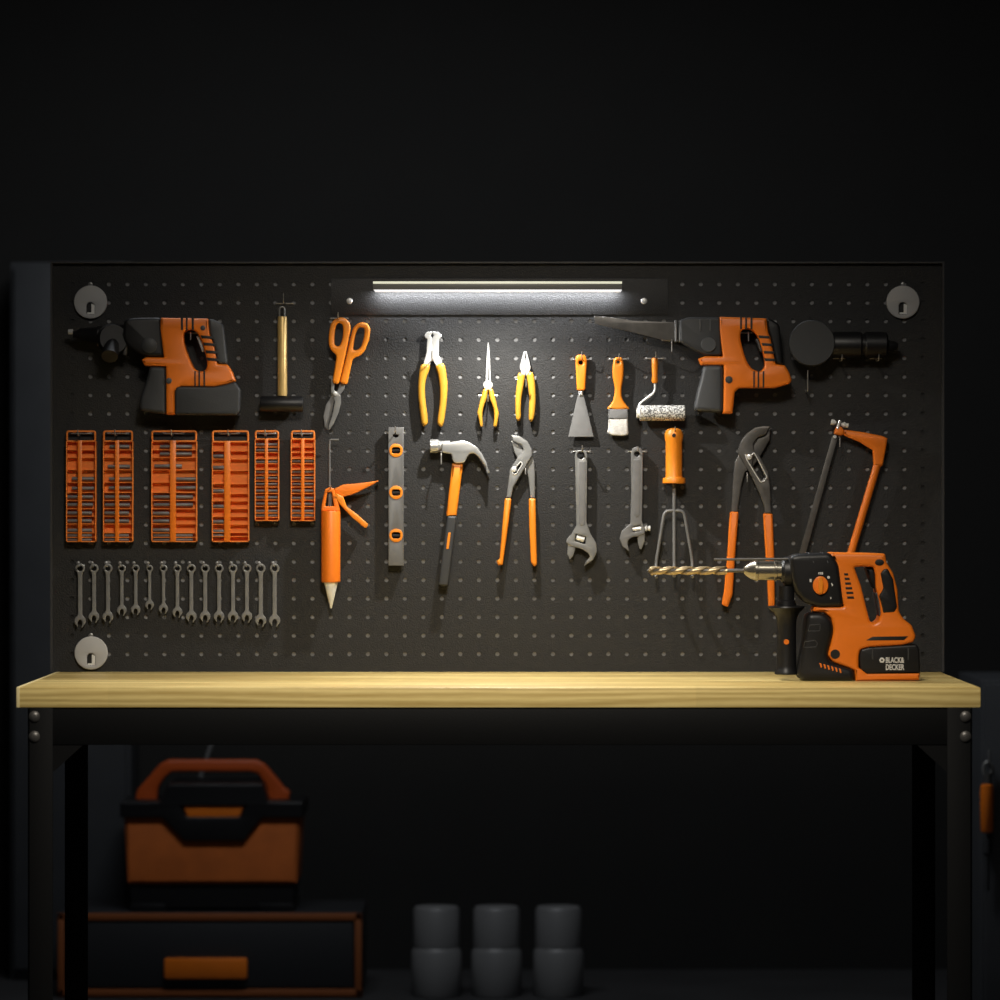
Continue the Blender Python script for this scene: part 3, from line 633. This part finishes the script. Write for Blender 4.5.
part(t, 'saw_blade', shape([[(832.2, 436.5), (837.6, 437.8), (803.4, 562), (796.8, 562)]], -.024, -.021, .0005), 'steel_dark', label='dark narrow saw blade')
part(t, 'blade_pin', lathe([(0, U(2)), (.004, U(1.6))], P(834.8, 436.8, -.025), (0, -1, 0), 12), 'steel_bright')
hook(838.5, 437, 'under the clamp of the hacksaw', out=.036, tip=-10, bar=0)

# ------------------------------------------------------------------ socket trays
ORD = ['top', 'second', 'third', 'fourth', 'fifth', 'sixth', 'seventh', 'eighth', 'ninth', 'tenth', 'eleventh', 'twelfth', 'thirteenth', 'fourteenth', 'fifteenth']
fa = C(60, 420, 7.143); fbq = C(200, 420, 7.69)
def ya(v): return 420 + v / 7.143
def yb_(v): return 420 + v / 7.69
DA = [ya(v) for v in (152, 213, 268, 355, 445, 518, 575, 634, 687, 742, 806, 838, 870)]
DB = [yb_(v) for v in (168, 238, 300, 388, 490, 565, 622, 682, 742, 802, 865, 895, 936)]
DCc = [yb_(v) for v in (148, 208, 250, 298, 336, 382, 425, 470, 515, 565, 615, 665, 715, 748, 776)]
TR = [
 ('leftmost narrow orange socket tray in the upper row of six', 'the leftmost orange tray', 66.1, 96.1, 542, 430.4, 77.8, 81.8, DA,
  {3: (ya(420), 72, 94), 4: (ya(488), 72, 94), 5: (ya(549), 67.5, 93), 6: (ya(605), 67.5, 93), 7: (ya(664), 67.5, 92), 8: (ya(720), 67.5, 92), 9: (ya(788), 67.5, 92), 10: (ya(824), 67.5, 92), 11: (ya(855), 67.5, 92)}),
 ('orange socket tray second from the left, as narrow as the first', 'the second orange tray', 103, 133, 542, 430.4, 115, 119, DA,
  {0: (ya(190), 109.6, 129.5), 2: (ya(332), 108, 130), 3: (ya(421), 109, 132), 4: (ya(485), 109, 132), 5: (ya(549), 104.8, 130), 6: (ya(606), 104.8, 130), 7: (ya(664), 104.8, 129), 8: (ya(721), 104.8, 129), 10: (ya(824), 104.8, 129), 11: (ya(855), 104.8, 129)}),
 ('widest orange socket tray, third from the left', 'the widest orange tray', 151.3, 196.9, 542, 430.4, 170, 175.8, DA,
  {0: (ya(190), 160, 192), 1: (ya(242), 160, 192), 2: (ya(329), 154.5, 182), 3: (ya(422), 176.4, 195.8), 4: (ya(484), 176.4, 195.8), 5: (ya(549), 153.8, 193), 6: (ya(605), 153.8, 193), 7: (ya(666), 153, 169.4), 8: (ya(721), 153, 169.4), 9: (ya(786), 153, 169.4), 10: (ya(824), 153.5, 193), 11: (ya(855), 153.5, 193)}),
 ('orange socket tray with an empty right half, fourth from the left', 'the half empty orange tray', 211.9, 249, 542, 430.4, 224.2, 230.3, DB,
  {1: (yb_(278), 212.6, 223.8), 2: (yb_(366), 212.6, 223.8), 4: (yb_(546), 212.6, 223.8), 6: (yb_(664), 212.6, 223.8), 8: (yb_(782), 212.6, 223.8), 10: (yb_(856), 212.6, 223.8), 11: (yb_(890), 212.6, 223.8)}),
 ('short orange socket tray, fifth from the left', 'the fifth orange tray', 254.8, 279, 521, 430.4, 264.8, 268, DCc,
  {0: (yb_(188), 256, 277.5), 1: (yb_(232), 256, 277.5), 3: (yb_(322), 256, 277.5), 5: (yb_(398), 256, 277.5), 6: (yb_(446), 256, 277.5), 7: (yb_(492), 256, 277.5), 8: (yb_(544), 256, 277.5), 9: (yb_(595), 256, 277.5), 10: (yb_(644), 256, 277.5), 11: (yb_(700), 256, 277.5), 12: (yb_(734), 256, 277.5)}),
 ('short orange socket tray at the right end of the six, beside the caulking gun', 'the rightmost orange tray', 290.8, 315, 521, 430.4, 301, 304.3, DCc,
  {3: (yb_(316), 292, 313.5), 5: (yb_(398), 292, 313.5), 6: (yb_(446), 292, 313.5), 7: (yb_(492), 292, 313.5), 8: (yb_(544), 292, 313.5), 9: (yb_(600), 292, 313.5), 10: (yb_(646), 292, 313.5), 11: (yb_(700), 292, 313.5), 12: (yb_(734), 292, 313.5)}),
]
for lab, short, x0, x1, yb2, yt, s0, s1, rows, socks in TR:
    xm = (x0 + x1) / 2
    o = P(xm, yb2)
    t = thing('socket_tray', lab, 'socket tray', (o.x, YBF, o.z), 'orange socket trays')
    ty, tf = -.0066, -.024
    top = rows[0]
    ms = [pbox(x0, x1, top, yb2, -.0095, ty), pbox(x0, x0 + .9, top, yb2, tf, ty), pbox(x1 - .9, x1, top, yb2, tf, ty), pbox(x0, x1, yb2 - .9, yb2, tf, ty)]
    part(t, 'tray_body', ms, 'orange_tray')
    for r_ in rows[:-1]:
        part(t, 'divider', pbox(x0 + .9, x1 - .9, r_ - .35, r_ + .35, tf + .002, -.0095), 'orange_tray')
    part(t, 'strap', pbox(s0, s1, top - 1, yb2 - .3, tf - .004, tf + .0005, .0004), 'orange')
    lp = rnd([(x0 + .9, top), (x0 + .9, yt + .9), (x1 - .9, yt + .9), (x1 - .9, top)], 2.2)
    part(t, 'handle_loop', tube([P(a, b_, -.017) for a, b_ in lp], .0021, 3, True), 'orange_tray')
    hook(xm + (-1 if x1 - x0 > 28 else -.5), 433.8, 'through the loop of ' + short, out=.046, tip=6, bar=min(9, (x1 - x0) / 2 - 3.5), down=2)
    for ri, (yy, a, b_) in sorted(socks.items()):
        rr = 2.0 if x1 - x0 > 26 else 1.55
        c = P(a, yy, -.0145); e = P(b_, yy, -.0145); L = e.x - c.x
        solo('socket', lathe([(0.0015, U(rr * .6)), (0, U(rr * .62)), (0, U(rr * .85)), (.001, U(rr * .95)), (L * .45, U(rr * .95)), (L * .5, U(rr)), (L - .001, U(rr)), (L, U(rr * .85)), (L, U(rr * .6)), (L - .002, U(rr * .55))], c, (1, 0, 0), 14),
             'steel_matte', 'grey steel socket lying in the %s slot of %s' % (ORD[ri], short), 'socket', (c.x, c.y, c.z), 'steel sockets in the orange trays')

# ------------------------------------------------------------------ combination wrenches
WL = [628.6, 623.8, 623.8, 616.6, 616, 610.6, 615, 618.6, 623.4, 623.4, 623.4, 623.4, 623.4, 627.8, 627.8]
WN = ['first from the left', 'second from the left', 'third from the left', 'fourth from the left', 'fifth from the left', 'the shortest, sixth from left', 'seventh from the left', 'eighth, in the middle',
      'seventh from the right', 'sixth from the right', 'fifth from the right', 'fourth from the right', 'third from the right', 'second from the right', 'last at the right end']
for i, yb2 in enumerate(WL):
    cx = 80 + 13.9 * i
    g = (yb2 - 568.4) / 60.0
    ro = 3.3 + 1.5 * (g - .68) / .32
    jw = 4.2 + 1.4 * (g - .68) / .32
    sw = 1.35 + .75 * (g - .68) / .32
    cy = 568.4
    jy = yb2 - jw * 1.35
    def A(cxx, cyy, r_, a0, a1, n):
        return [(cxx + r_ * math.cos(math.radians(a0 + (a1 - a0) * k / n)), cyy + r_ * math.sin(math.radians(a0 + (a1 - a0) * k / n))) for k in range(n + 1)]
    out = A(cx, cy, ro, 122, 418, 18)
    out += [(cx + sw, cy + ro + 2.5), (cx + sw, jy - jw - 1.2)]
    # open end: jaw opening points down and a little to the left
    tilt = 12
    out += A(cx, jy, jw, -58, 56, 12)
    out += [(cx + jw * .50, jy + jw * 1.08), (cx + jw * .30, jy + jw * 1.22), (cx + jw * .22, jy + jw * 1.10), (cx + jw * .40, jy + jw * .62), (cx + jw * .42, jy + jw * .25), (cx + jw * .28, jy - jw * .12), (cx + jw * .02, jy - jw * .26), (cx - jw * .26, jy - jw * .14), (cx - jw * .42, jy + jw * .20), (cx - jw * .46, jy + jw * .55), (cx - jw * .44, jy + jw * .95), (cx - jw * .60, jy + jw * .98)]
    out += A(cx, jy, jw, 128, 238, 12)
    out += [(cx - sw, jy - jw - 1.2), (cx - sw, cy + ro + 2.5)]
    me = shape([out, circ(cx, cy, ro * .60, 18)], -.016, -.010, .0008)
    org = P(cx, cy, -.013)
    solo('combination_wrench', me, 'steel', 'small combination wrench hanging in the row of fifteen, ' + WN[i], 'wrench', org, 'row of combination wrenches')
    c = P(cx - 1.2, cy - 4.6, -.003)
    tt = thing('wrench_hook', 'short steel hook in the ring of the wrench that is ' + WN[i].split(',')[-1].strip(), 'hook', (c.x, YBF, c.z), 'hooks of the wrench row')
    part(tt, 'prong', tube(arcpts([(c.x, -.0005, c.z + .001), (c.x, -.006, c.z), (c.x + U(1.3), -.010, c.z - U(4.6) + U(ro * .4)), (c.x + U(1.0), -.026, c.z - U(4.2) + U(ro * .4)), (c.x, -.029, c.z - U(1))], .004), .0013, 2), 'steel')
    part(tt, 'plate', lathe([(0, U(1.8)), (.002, U(1.8)), (.003, U(1.1))], (c.x - U(.6), YBF - .0003, c.z + U(.8)), (0, -1, 0), 12), 'steel')

# ------------------------------------------------------------------ drill on the worktop
f = C(760, 530, 5.5556)
YF, YK = -0.400, -0.325
YM = (YF + YK) / 2
o = P(850, 681, YF)
t = thing('hammer_drill', 'large orange and black hammer drill with a long bit, standing on the worktop', 'drill', (o.x, YM, ZT))
def fixz(me):
    zmin = min(v.co.z for v in me.vertices); 
    if zmin < ZT + .0003:
        for v in me.vertices:
            if v.co.z < ZT + .0003: v.co.z = ZT + .0003
    return me
BO = [(385, 124), (470, 126), (600, 128), (698, 132), (704, 180), (742, 240), (766, 330), (774, 455), (800, 495), (845, 530), (868, 590), (856, 622), (800, 640), (605, 652), (560, 664), (550, 700), (550, 765), (560, 775), (592, 802), (888, 798), (884, 832), (532, 840), (526, 780), (405, 735), (375, 695), (408, 560), (396, 490), (360, 460), (292, 455), (300, 425), (470, 425), (440, 380), (415, 190)]
HO = [(525, 208), (560, 203), (632, 206), (642, 250), (644, 320), (652, 352), (664, 400), (672, 468), (658, 505), (636, 518), (612, 508), (592, 430), (562, 310)]
bd = part(t, 'body_shell', fixz(shape([rnd(f(BO), 2.2), rnd(f(HO), 1.6)], YF, YK, .007)), 'orange')
part(t, 'grip_pad', shape([rnd(f([(668, 240), (690, 214), (712, 214), (742, 275), (764, 430), (748, 458), (684, 462), (672, 400), (660, 365), (684, 325)]), 1.6)], YF - .002, YK + .002, .004), 'rubber_dark', label='black rubber pad on the rear grip')
part(t, 'trigger', shape([rnd(f([(588, 210), (634, 206), (642, 250), (645, 322), (632, 326), (608, 270)]), .8)], YF + .012, YK - .012, .004), 'rubber_dark', label='black trigger')
part(t, 'grip_seam', shape([rnd(f([(640, 350), (656, 352), (676, 470), (664, 478)]), .5)], YF + .006, YK - .006, .002), 'casing')
part(t, 'trigger_lock', shape([circ(*f([(664, 180)])[0], 4.6, 20, 3.2)], YF - .001, YF + .003, .0006), 'black', parent=bd)
part(t, 'base_slot', shape([rnd(f([(588, 614), (625, 593), (824, 590), (800, 612)]), .8)], YF - .0005, YF + .003, .0003), 'black', parent=bd, label='dark slot above the battery')
part(t, 'screw_hole', lathe([(0, U(4.6)), (.0008, U(4.4))], P(*f([(418, 690)])[0], YF + .0003), (0, -1, 0), 24), 'black', parent=bd)
part(t, 'vent_slit', [shape([f([(x, y), (x + w_, y), (x + w_ + 2, y + 13), (x + 2, y + 13)])], YF - .0005, YF + .003, .0002) for x, y, w_ in ((467, 240, 22), (470, 265, 27), (472, 291, 32), (475, 317, 36), (479, 343, 38), (483, 369, 38))], 'black', parent=bd, label='black stepped cooling slits')
bt = part(t, 'battery', fixz(shape([rnd(f([(550, 700), (560, 664), (605, 652), (800, 640), (870, 636), (886, 660), (892, 800), (592, 804), (556, 772)]), 1.2)], YF + .0015, YK + .002, .004)), 'rubber_dark', label='black battery pack with pale lettering')
part(t, 'rib', [shape([rnd(f(rect(x, 655, x + 9, 722)), .5)], YF + .0002, YF + .003, .0005) for x in (622, 820)], 'rubber', parent=bt)
part(t, 'base_rail', fixz(shape([rnd(f([(530, 768), (560, 772), (594, 800), (888, 797), (884, 834), (532, 841)]), .8)], YF - .0025, YK, .003)), 'orange')
fc = part(t, 'front_casing', fixz(shape([rnd(f([(262, 462), (350, 460), (396, 490), (410, 540), (405, 585), (373, 695), (395, 735), (440, 752), (524, 776), (530, 842), (238, 842), (206, 806), (228, 690), (250, 560)]), 5.5)], YF - .006, YK + .003, .010)), 'rubber_dark')
part(t, 'vent_mark', [shape([rnd(f([(330 + 21.5 * k, 738 + 6 * k), (341 + 21.5 * k, 742 + 6 * k), (346 + 21.5 * k, 762 + 6 * k), (338 + 21.5 * k, 766 + 6 * k)]), .3)], YF - .0066, YF - .003, .0003) for k in range(6)], 'orange', parent=fc, label='short orange marks in a row')
part(t, 'embossed_mark', [tube([P(a, b_, YF - .0058) for a, b_ in rnd(f(r_), .8)], .0005, 2, True) for r_ in ([(275, 528), (335, 524), (332, 560), (268, 562)], [(248, 622), (305, 612), (320, 630), (310, 650), (243, 652)])], 'casing', parent=fc)
gb = part(t, 'gearbox', shape([rnd(f([(165, 150), (200, 134), (395, 126), (440, 190), (468, 425), (330, 432), (250, 405), (200, 350), (178, 270)]), 5)], YF - .005, YK + .002, .009), 'rubber_dark')
part(t, 'gearbox_ridge', [tube([P(a, b_, yy) for a, b_, yy in ((f([(x - 12, 126)])[0] + (YM,)), (f([(x + 4, 130)])[0] + (YF + .008,)), (f([(x + 22, 150)])[0] + (YF - .002,)), (f([(x + 30, 185)])[0] + (YF - .005,)))], .0014, 3) for x in (268, 348)], 'rubber', parent=gb)
c = P(*f([(337, 308)])[0], YF - .002)
dl = part(t, 'mode_dial', shape([circ(*f([(337, 308)])[0], 7.7, 32, 9.2)], YF - .010, YF, .0015), 'orange', parent=gb, label='round orange mode dial')
part(t, 'dial_bar', shape([rnd(f([(328, 262), (346, 262), (352, 300), (348, 352), (328, 352), (324, 300)]), .8)], YF - .014, YF - .009, .001), 'orange_light', parent=gb)
marks = [rect(324, 236, 330, 246), rect(333, 234, 338, 248), rect(341, 234, 350, 248), circ(381, 263, 8, 12), rect(276, 272, 287, 290), rect(396, 294, 401, 304), rect(399, 300, 405, 312), rect(391, 372, 396, 384)]
for m_ in marks: part(t, 'dial_mark', shape([f(m_)], YF - .0056, YF - .004, .0001), 'logo', parent=gb, label='small white mark beside the dial')
# chuck, collar, bit, depth rod
def yax(px, py): return P(px, py, YM)
cz = yax(0, 570.5)
ux = lambda n_: U(n_, YM)
part(t, 'collar', lathe([(0, ux(10)), (ux(2), ux(12)), (ux(8), ux(13)), (ux(18), ux(15))], yax(781, 571.5), (1, 0, 0), 30), 'rubber_dark')
chk = part(t, 'chuck', lathe([(0, ux(2)), (ux(1), ux(3.8)), (ux(3), ux(5.6)), (ux(7), ux(8.4)), (ux(11), ux(9.8)), (ux(12), ux(10.6)), (ux(14.5), ux(10.6)), (ux(15), ux(9.7)), (ux(31), ux(9.8)), (ux(31.5), ux(10.4)), (ux(33.5), ux(10.4)), (ux(34), ux(9.6)), (ux(41), ux(9.6))], yax(743, 570.5), (1, 0, 0), 36), 'chuck', label='polished steel chuck')
x0, x1 = yax(648.5, 570.6), yax(727, 570.6); L = x1.x - x0.x; R_ = ux(4.3)
bit = part(t, 'drill_bit', lathe([(-ux(1.5), ux(.3)), (ux(1), ux(2.1)), (L + ux(20), ux(2.0))], x0, (1, 0, 0), 18), 'steel_dark', label='long twist bit')  # dark core: shade in the flutes put into its colour
for off in (0, PI):
    bm = bmesh.new(); N, prev = 150, None
    for i_ in range(N + 1):
        u_ = i_ / N; ph_ = 2 * PI * (u_ * L) / ux(33) + off + .4
        tp = min(1, .45 + u_ * L / ux(4)); wd = math.radians(104)
        prof = [(ux(1.6), -wd / 2)] + [(R_ * tp * (1 - .10 * (abs(q - 3) / 3) ** 3), -wd / 2 + wd * q / 6) for q in range(7)] + [(ux(1.6), wd / 2)]
        ring = [bm.verts.new((x0.x + u_ * L, x0.y - r_ * math.cos(ph_ + a_), x0.z + r_ * math.sin(ph_ + a_))) for r_, a_ in prof]
        if prev:
            for k in range(len(ring)): bm.faces.new((prev[k], prev[(k + 1) % len(ring)], ring[(k + 1) % len(ring)], ring[k]))
        else: bm.faces.new(ring)
        prev = ring
    bm.faces.new(prev)
    part(t, 'land', from_bm(bm), 'bit', parent=bit, label='brass coloured spiral land')
part(t, 'depth_rod', tube([P(714, 559.5, YM - .02), P(788, 559, YM - .02)], .0026, 3), 'steel_dark', label='thin steel depth rod')
hx = 786.5
sh = part(t, 'side_handle', lathe([(0, ux(7.5)), (ux(14), ux(8)), (ux(15), ux(9.3)), (ux(19.5), ux(9.6)), (ux(20.2), ux(17.8)), (ux(21.5), ux(18.3)), (ux(23), ux(17)), (ux(27), ux(12.6)), (ux(33), ux(10.2)), (ux(42), ux(9.6)), (ux(80), ux(9.9)), (ux(84), ux(10.5)), (ux(86), ux(11.8)), (ux(88), ux(11.8)), (ux(88.6), ux(10))], yax(hx, 586), (0, 0, -1), 32), 'rubber_dark', label='black side handle with a flange')
part(t, 'handle_button', lathe([(0, ux(2.7)), (.0015, ux(2.5))], P(786.5, 642, YM - ux(9.6)), (0, -1, 0), 16), 'orange', parent=sh)
part(t, 'handle_clamp', [lathe([(0, ux(14.5)), (ux(5), ux(15.5)), (ux(11), ux(15.5)), (ux(13), ux(14))], yax(784, 571.5), (1, 0, 0), 32)], 'rubber_dark')
# lettering on the battery
def text_mesh(s, px0, px1, pyb, pyt, yy):
    cu = bpy.data.curves.new('tx', 'FONT'); cu.body = s; cu.size = 1; cu.extrude = 0.0; cu.offset = 0.03
    ob = bpy.data.objects.new('tx', cu); COL.objects.link(ob); bpy.context.view_layer.update()
    me = bpy.data.meshes.new_from_object(ob.evaluated_get(bpy.context.evaluated_depsgraph_get()))
    COL.objects.unlink(ob); bpy.data.objects.remove(ob)
    xs_ = [v.co.x for v in me.vertices]; ys_ = [v.co.y for v in me.vertices]
    a, b2 = P(px0, pyb, yy), P(px1, pyt, yy)
    for v in me.vertices:
        u_ = (v.co.x - min(xs_)) / (max(xs_) - min(xs_)); w_ = (v.co.y - min(ys_)) / (max(ys_) - min(ys_))
        v.co = Vector((a.x + u_ * (b2.x - a.x), yy, a.z + w_ * (b2.z - a.z)))
    bm = bmesh.new(); bm.from_mesh(me)
    r_ = bmesh.ops.extrude_face_region(bm, geom=bm.faces[:])
    for v in [e for e in r_['geom'] if isinstance(e, bmesh.types.BMVert)]: v.co.y += .0012
    bmesh.ops.recalc_face_normals(bm, faces=bm.faces); bm.to_mesh(me); bm.free()
    return me
LYT = YF + .0008
part(t, 'lettering', [text_mesh('BLACK&', 885.8, 904.3, 663.0, 657.2, LYT), text_mesh('DECKER', 885.8, 904.4, 670.1, 664.2, LYT)], 'logo', parent=bt, label='pale two line lettering')
part(t, 'emblem', shape([rnd([(882.0 + 2.9 * math.cos(PI / 3 * k), 660.2 + 2.9 * math.sin(PI / 3 * k)) for k in range(6)], .5), circ(882, 660.2, 1.0, 12)], LYT, LYT + .0012, .0001), 'logo', parent=bt, label='pale hexagon emblem')

# ------------------------------------------------------------------ things beyond the bench (2 m behind)
YD = 2.0
# locker behind the left end
yl = 2.36
a, b_ = P(10, 262, yl), P(131, 0, yl)
t = thing('locker', 'tall dark grey steel locker behind the left end of the bench', 'locker', ((a.x + b_.x) / 2, yl + .11, 0))
part(t, 'carcass', box(a.x, b_.x, yl + .005, 2.595, 0, a.z, .004), 'locker')
part(t, 'door', box(a.x + .012, b_.x - .012, yl - .015, yl + .0045, 0.03, a.z - .012, .003), 'locker')
part(t, 'door_handle', box(b_.x - .06, b_.x - .045, yl - .035, yl - .0152, 1.0, 1.16, .003), 'frame')
# chest
yc = YD
a, b_ = P(58, 1000, yc), P(362, 913, yc)
t = thing('tool_chest', 'wide black tool chest edged in orange, under the toolbox', 'tool chest', ((a.x + b_.x) / 2, yc + .25, 0))
zt_ = b_.z
part(t, 'carcass', box(a.x, b_.x, yc, yc + .33, 0.0, zt_, .006), 'navy')
fr = .018
part(t, 'edge_trim', [box(a.x, b_.x, yc - .012, yc - .0005, zt_ - fr, zt_, .003), box(a.x, b_.x, yc - .012, yc - .0005, 0.004, .004 + fr, .003), box(a.x, a.x + fr, yc - .012, yc - .0005, .004, zt_, .003), box(b_.x - fr, b_.x, yc - .012, yc - .0005, .004, zt_, .003)], 'trim_orange', label='orange edge trim')
dr = part(t, 'drawer', box(a.x + fr + .004, b_.x - fr - .004, yc - .008, yc - .0005, .004 + fr + .004, zt_ - fr - .004, .003), 'navy')
h0, h1 = P(165, 978, yc), P(248, 957, yc)
part(t, 'drawer_handle', box(h0.x, h1.x, yc - .03, yc - .008, h0.z, h1.z, .006), 'orange', parent=dr, label='orange drawer handle')
# toolbox on the chest
yt_ = yc + .03
zb = zt_
t = thing('toolbox', 'orange and black toolbox with an arched orange handle, beneath the bench', 'toolbox', (P(215, 0, yt_).x, yt_ + .12, zb))
def zshift(me, lo=None): return me
part(t, 'bin', [shape([rnd([(124, 812), (300, 812), (297, 884), (127, 884)], 2)], yt_, yt_ + .24, .008)], 'fabric_orange', label='orange lower bin')
part(t, 'base', [shape([rnd([(128, 882), (296, 882), (292, 909), (132, 909)], 2)], yt_ + .01, yt_ + .23, .004), box(P(130, 0, yt_).x, P(165, 0, yt_).x, yt_ + .0, yt_ + .24, zb + .0005, zb + .02, .003), box(P(259, 0, yt_).x, P(294, 0, yt_).x, yt_ + .0, yt_ + .24, zb + .0005, zb + .02, .003)], 'rubber_dark')
part(t, 'lid', shape([rnd([(120, 802), (160, 802), (168, 784), (262, 784), (268, 802), (303, 802), (303, 818), (262, 818), (244, 841), (184, 841), (162, 818), (120, 818)], 2), rnd([(180, 806), (246, 806), (240, 817), (186, 817)], 1)], yt_ - .012, yt_ + .25, .004), 'rubber_dark')
part(t, 'latch', shape([rnd([(183, 805), (245, 805), (238, 818), (188, 818)], 1)], yt_ - .006, yt_ + .02, .002), 'orange', label='orange front latch')
part(t, 'handle', shape([rnd([(134, 804), (137, 790), (146, 780), (160, 764), (168, 760), (256, 760), (264, 764), (278, 780), (284, 788), (290, 792), (288, 804), (268, 804), (266, 786), (258, 774), (250, 772), (172, 772), (164, 778), (158, 788), (156, 804)], 2)], yt_ + .09, yt_ + .125, .006), 'handle_orange', label='arched orange carrying handle')
solo('steel_rod', tube([(P(160, 0, yt_ + .272).x, yt_ + .272, zb + .004), P(212, 742, yt_ + .272)], .005, 3), 'can_grey', 'thin steel rod slanting up behind the handle of the toolbox', 'rod', (P(160, 0, yt_ + .272).x, yt_ + .272, zb))
# canisters
for i, (x0, lab) in enumerate(((411, 'grey canister nearest the tool chest, first of three on the floor'), (471, 'grey canister in the middle of three on the floor'), (533, 'grey canister on the right of three on the floor, farthest from the tool chest'))):
    yy = YD + .05
    c = P(x0 + 25.5, 0, yy)
    r_ = U(25, yy); zt2 = P(0, 909, yy - .06).z
    t = thing('canister', lab, 'canister', (c.x, yy, 0), 'grey canisters on the floor')
    part(t, 'body', lathe([(0, r_ * .96), (.004, r_), (zt2 - .112, r_), (zt2 - .104, r_ * .93), (zt2 - .10, r_ * .9)], (c.x, yy, 0), (0, 0, 1), 28), 'can_grey')
    part(t, 'lid', lathe([(0, r_ * .92), (.004, r_ * .93), (.092, r_ * .92), (.10, r_ * .85)], (c.x, yy, zt2 - .1), (0, 0, 1), 28), 'can_grey')
# cabinet at the right edge with the orange-handled tool on it
yk = 1.3
a = P(981, 680, yk)
t = thing('cabinet', 'low dark cabinet behind the right end of the bench', 'cabinet', (a.x + .3, yk + .25, 0))
part(t, 'carcass', box(a.x, a.x + .6, yk + .0005, yk + .45, 0, a.z, .004), 'locker')
part(t, 'door', box(a.x + .008, a.x + .592, yk - .018, yk, 0.03, a.z - .01, .003), 'locker')
yq = yk - .035
c = P(987, 784, yq)
t = thing('screwdriver', 'screwdriver with an orange handle hanging at the right edge, beyond the bench leg', 'screwdriver', c)
part(t, 'handle', lathe([(0, U(5)), (.003, U(7.5)), (.02, U(8)), (U(54), U(7.6)), (U(56), U(6))], c, (0, 0, -1), 20), 'orange', label='orange handle')
part(t, 'shank', lathe([(0, U(5.5)), (U(16), U(5.5)), (U(18), U(3)), (U(60), U(2.6))], P(987, 839, yq), (0, 0, -1), 16), 'rubber')
part(t, 'hanging_ring', tube([(c.x + U(1) + U(5) * math.cos(q * PI / 8), yq, c.z + U(17) + U(8) * math.sin(q * PI / 8)) for q in range(16)], .004, 3, True), 'steel')
part(t, 'end_cap', lathe([(0, U(4)), (U(12), U(5))], P(988, 773, yq), (0, 0, -1), 16), 'steel_dark')
rc = P(988, 762, yq)
solo('cabinet_hook', tube(arcpts([(rc.x, yk - .0185, rc.z), (rc.x, yk - .06, rc.z), (rc.x, yk - .06, rc.z + .03)], .006), .003, 3), 'steel', 'steel hook on the dark cabinet carrying the orange screwdriver', 'hook', (rc.x, yk - .018, rc.z))

# ------------------------------------------------------------------ lights
def area(name, loc, rot, sx, sy, power, col=(1, 1, 1), spread=PI):
    l = bpy.data.lights.new(name, 'AREA'); l.shape = 'RECTANGLE'; l.size = sx; l.size_y = sy; l.energy = power; l.color = col; l.spread = spread
    o = bpy.data.objects.new(name, l); COL.objects.link(o); o.location = loc; o.rotation_euler = rot
    return o
lz = P(0, 292.6, LY).z
area('lamp_light', (P(497, 0, LY).x, LY, lz - .001), (math.radians(-11), 0, 0), 0.014, 0.012, 6.4, (1.0, 0.97, 0.90))
area('board_glow_light', (P(497.5, 0, -.022).x, -.022, P(0, 290, -.022).z), (0, 0, 0), 0.49, 0.008, 1.5, (0.95, 0.97, 1.0))  # added light without a fixture, for the glow below the bar
def spot(name, loc, target, power, size, blend, col, rad):
    l = bpy.data.lights.new(name, 'SPOT'); l.energy = power; l.spot_size = math.radians(size); l.spot_blend = blend; l.color = col; l.shadow_soft_size = rad
    o = bpy.data.objects.new(name, l); COL.objects.link(o); o.location = loc
    o.rotation_euler = (Vector(target) - Vector(loc)).to_track_quat('-Z', 'Y').to_euler(); return o
spot('fill_spot', (0, -2.7, 2.9), (0.0, -0.62, 0.72), 320, 58, 1.0, (1.0, 0.91, 0.77), 0.25)  # added fill without a fixture, brightens the worktop front and the drill
area('fill_area', (0, -2.3, 2.95), (math.radians(38), 0, 0), 1.6, 0.6, 14, (1.0, 0.95, 0.88))  # added weak fill, lifts the whole board evenly
area('rear_fill', (-0.3, 0.5, 2.95), (0, 0, 0), 1.2, 0.3, 24, (0.93, 0.97, 1.0))  # added fill to brighten the toolbox and things behind the bench
w = bpy.data.worlds.new('world'); SC.world = w; w.use_nodes = True
w.node_tree.nodes['Background'].inputs[0].default_value = (0.55, 0.7, 1.0, 1); w.node_tree.nodes['Background'].inputs[1].default_value = 0.02

# ------------------------------------------------------------------ camera
cam = bpy.data.cameras.new('camera'); co = bpy.data.objects.new('camera', cam); COL.objects.link(co)
co.location = (0, -D, ZC); co.rotation_euler = (PI / 2, 0, 0)
cam.sensor_width = 36; cam.lens = 36 * D / (1000 * K)
cam.clip_end = 50; cam.clip_start = .1
cam.dof.use_dof = True; cam.dof.focus_distance = D - 0.24; cam.dof.aperture_fstop = 3.4
SC.camera = co
vs = SC.view_settings; vs.view_transform = 'Standard'; vs.look = 'None'; vs.exposure = 0; vs.gamma = 1; vs.use_curve_mapping = False
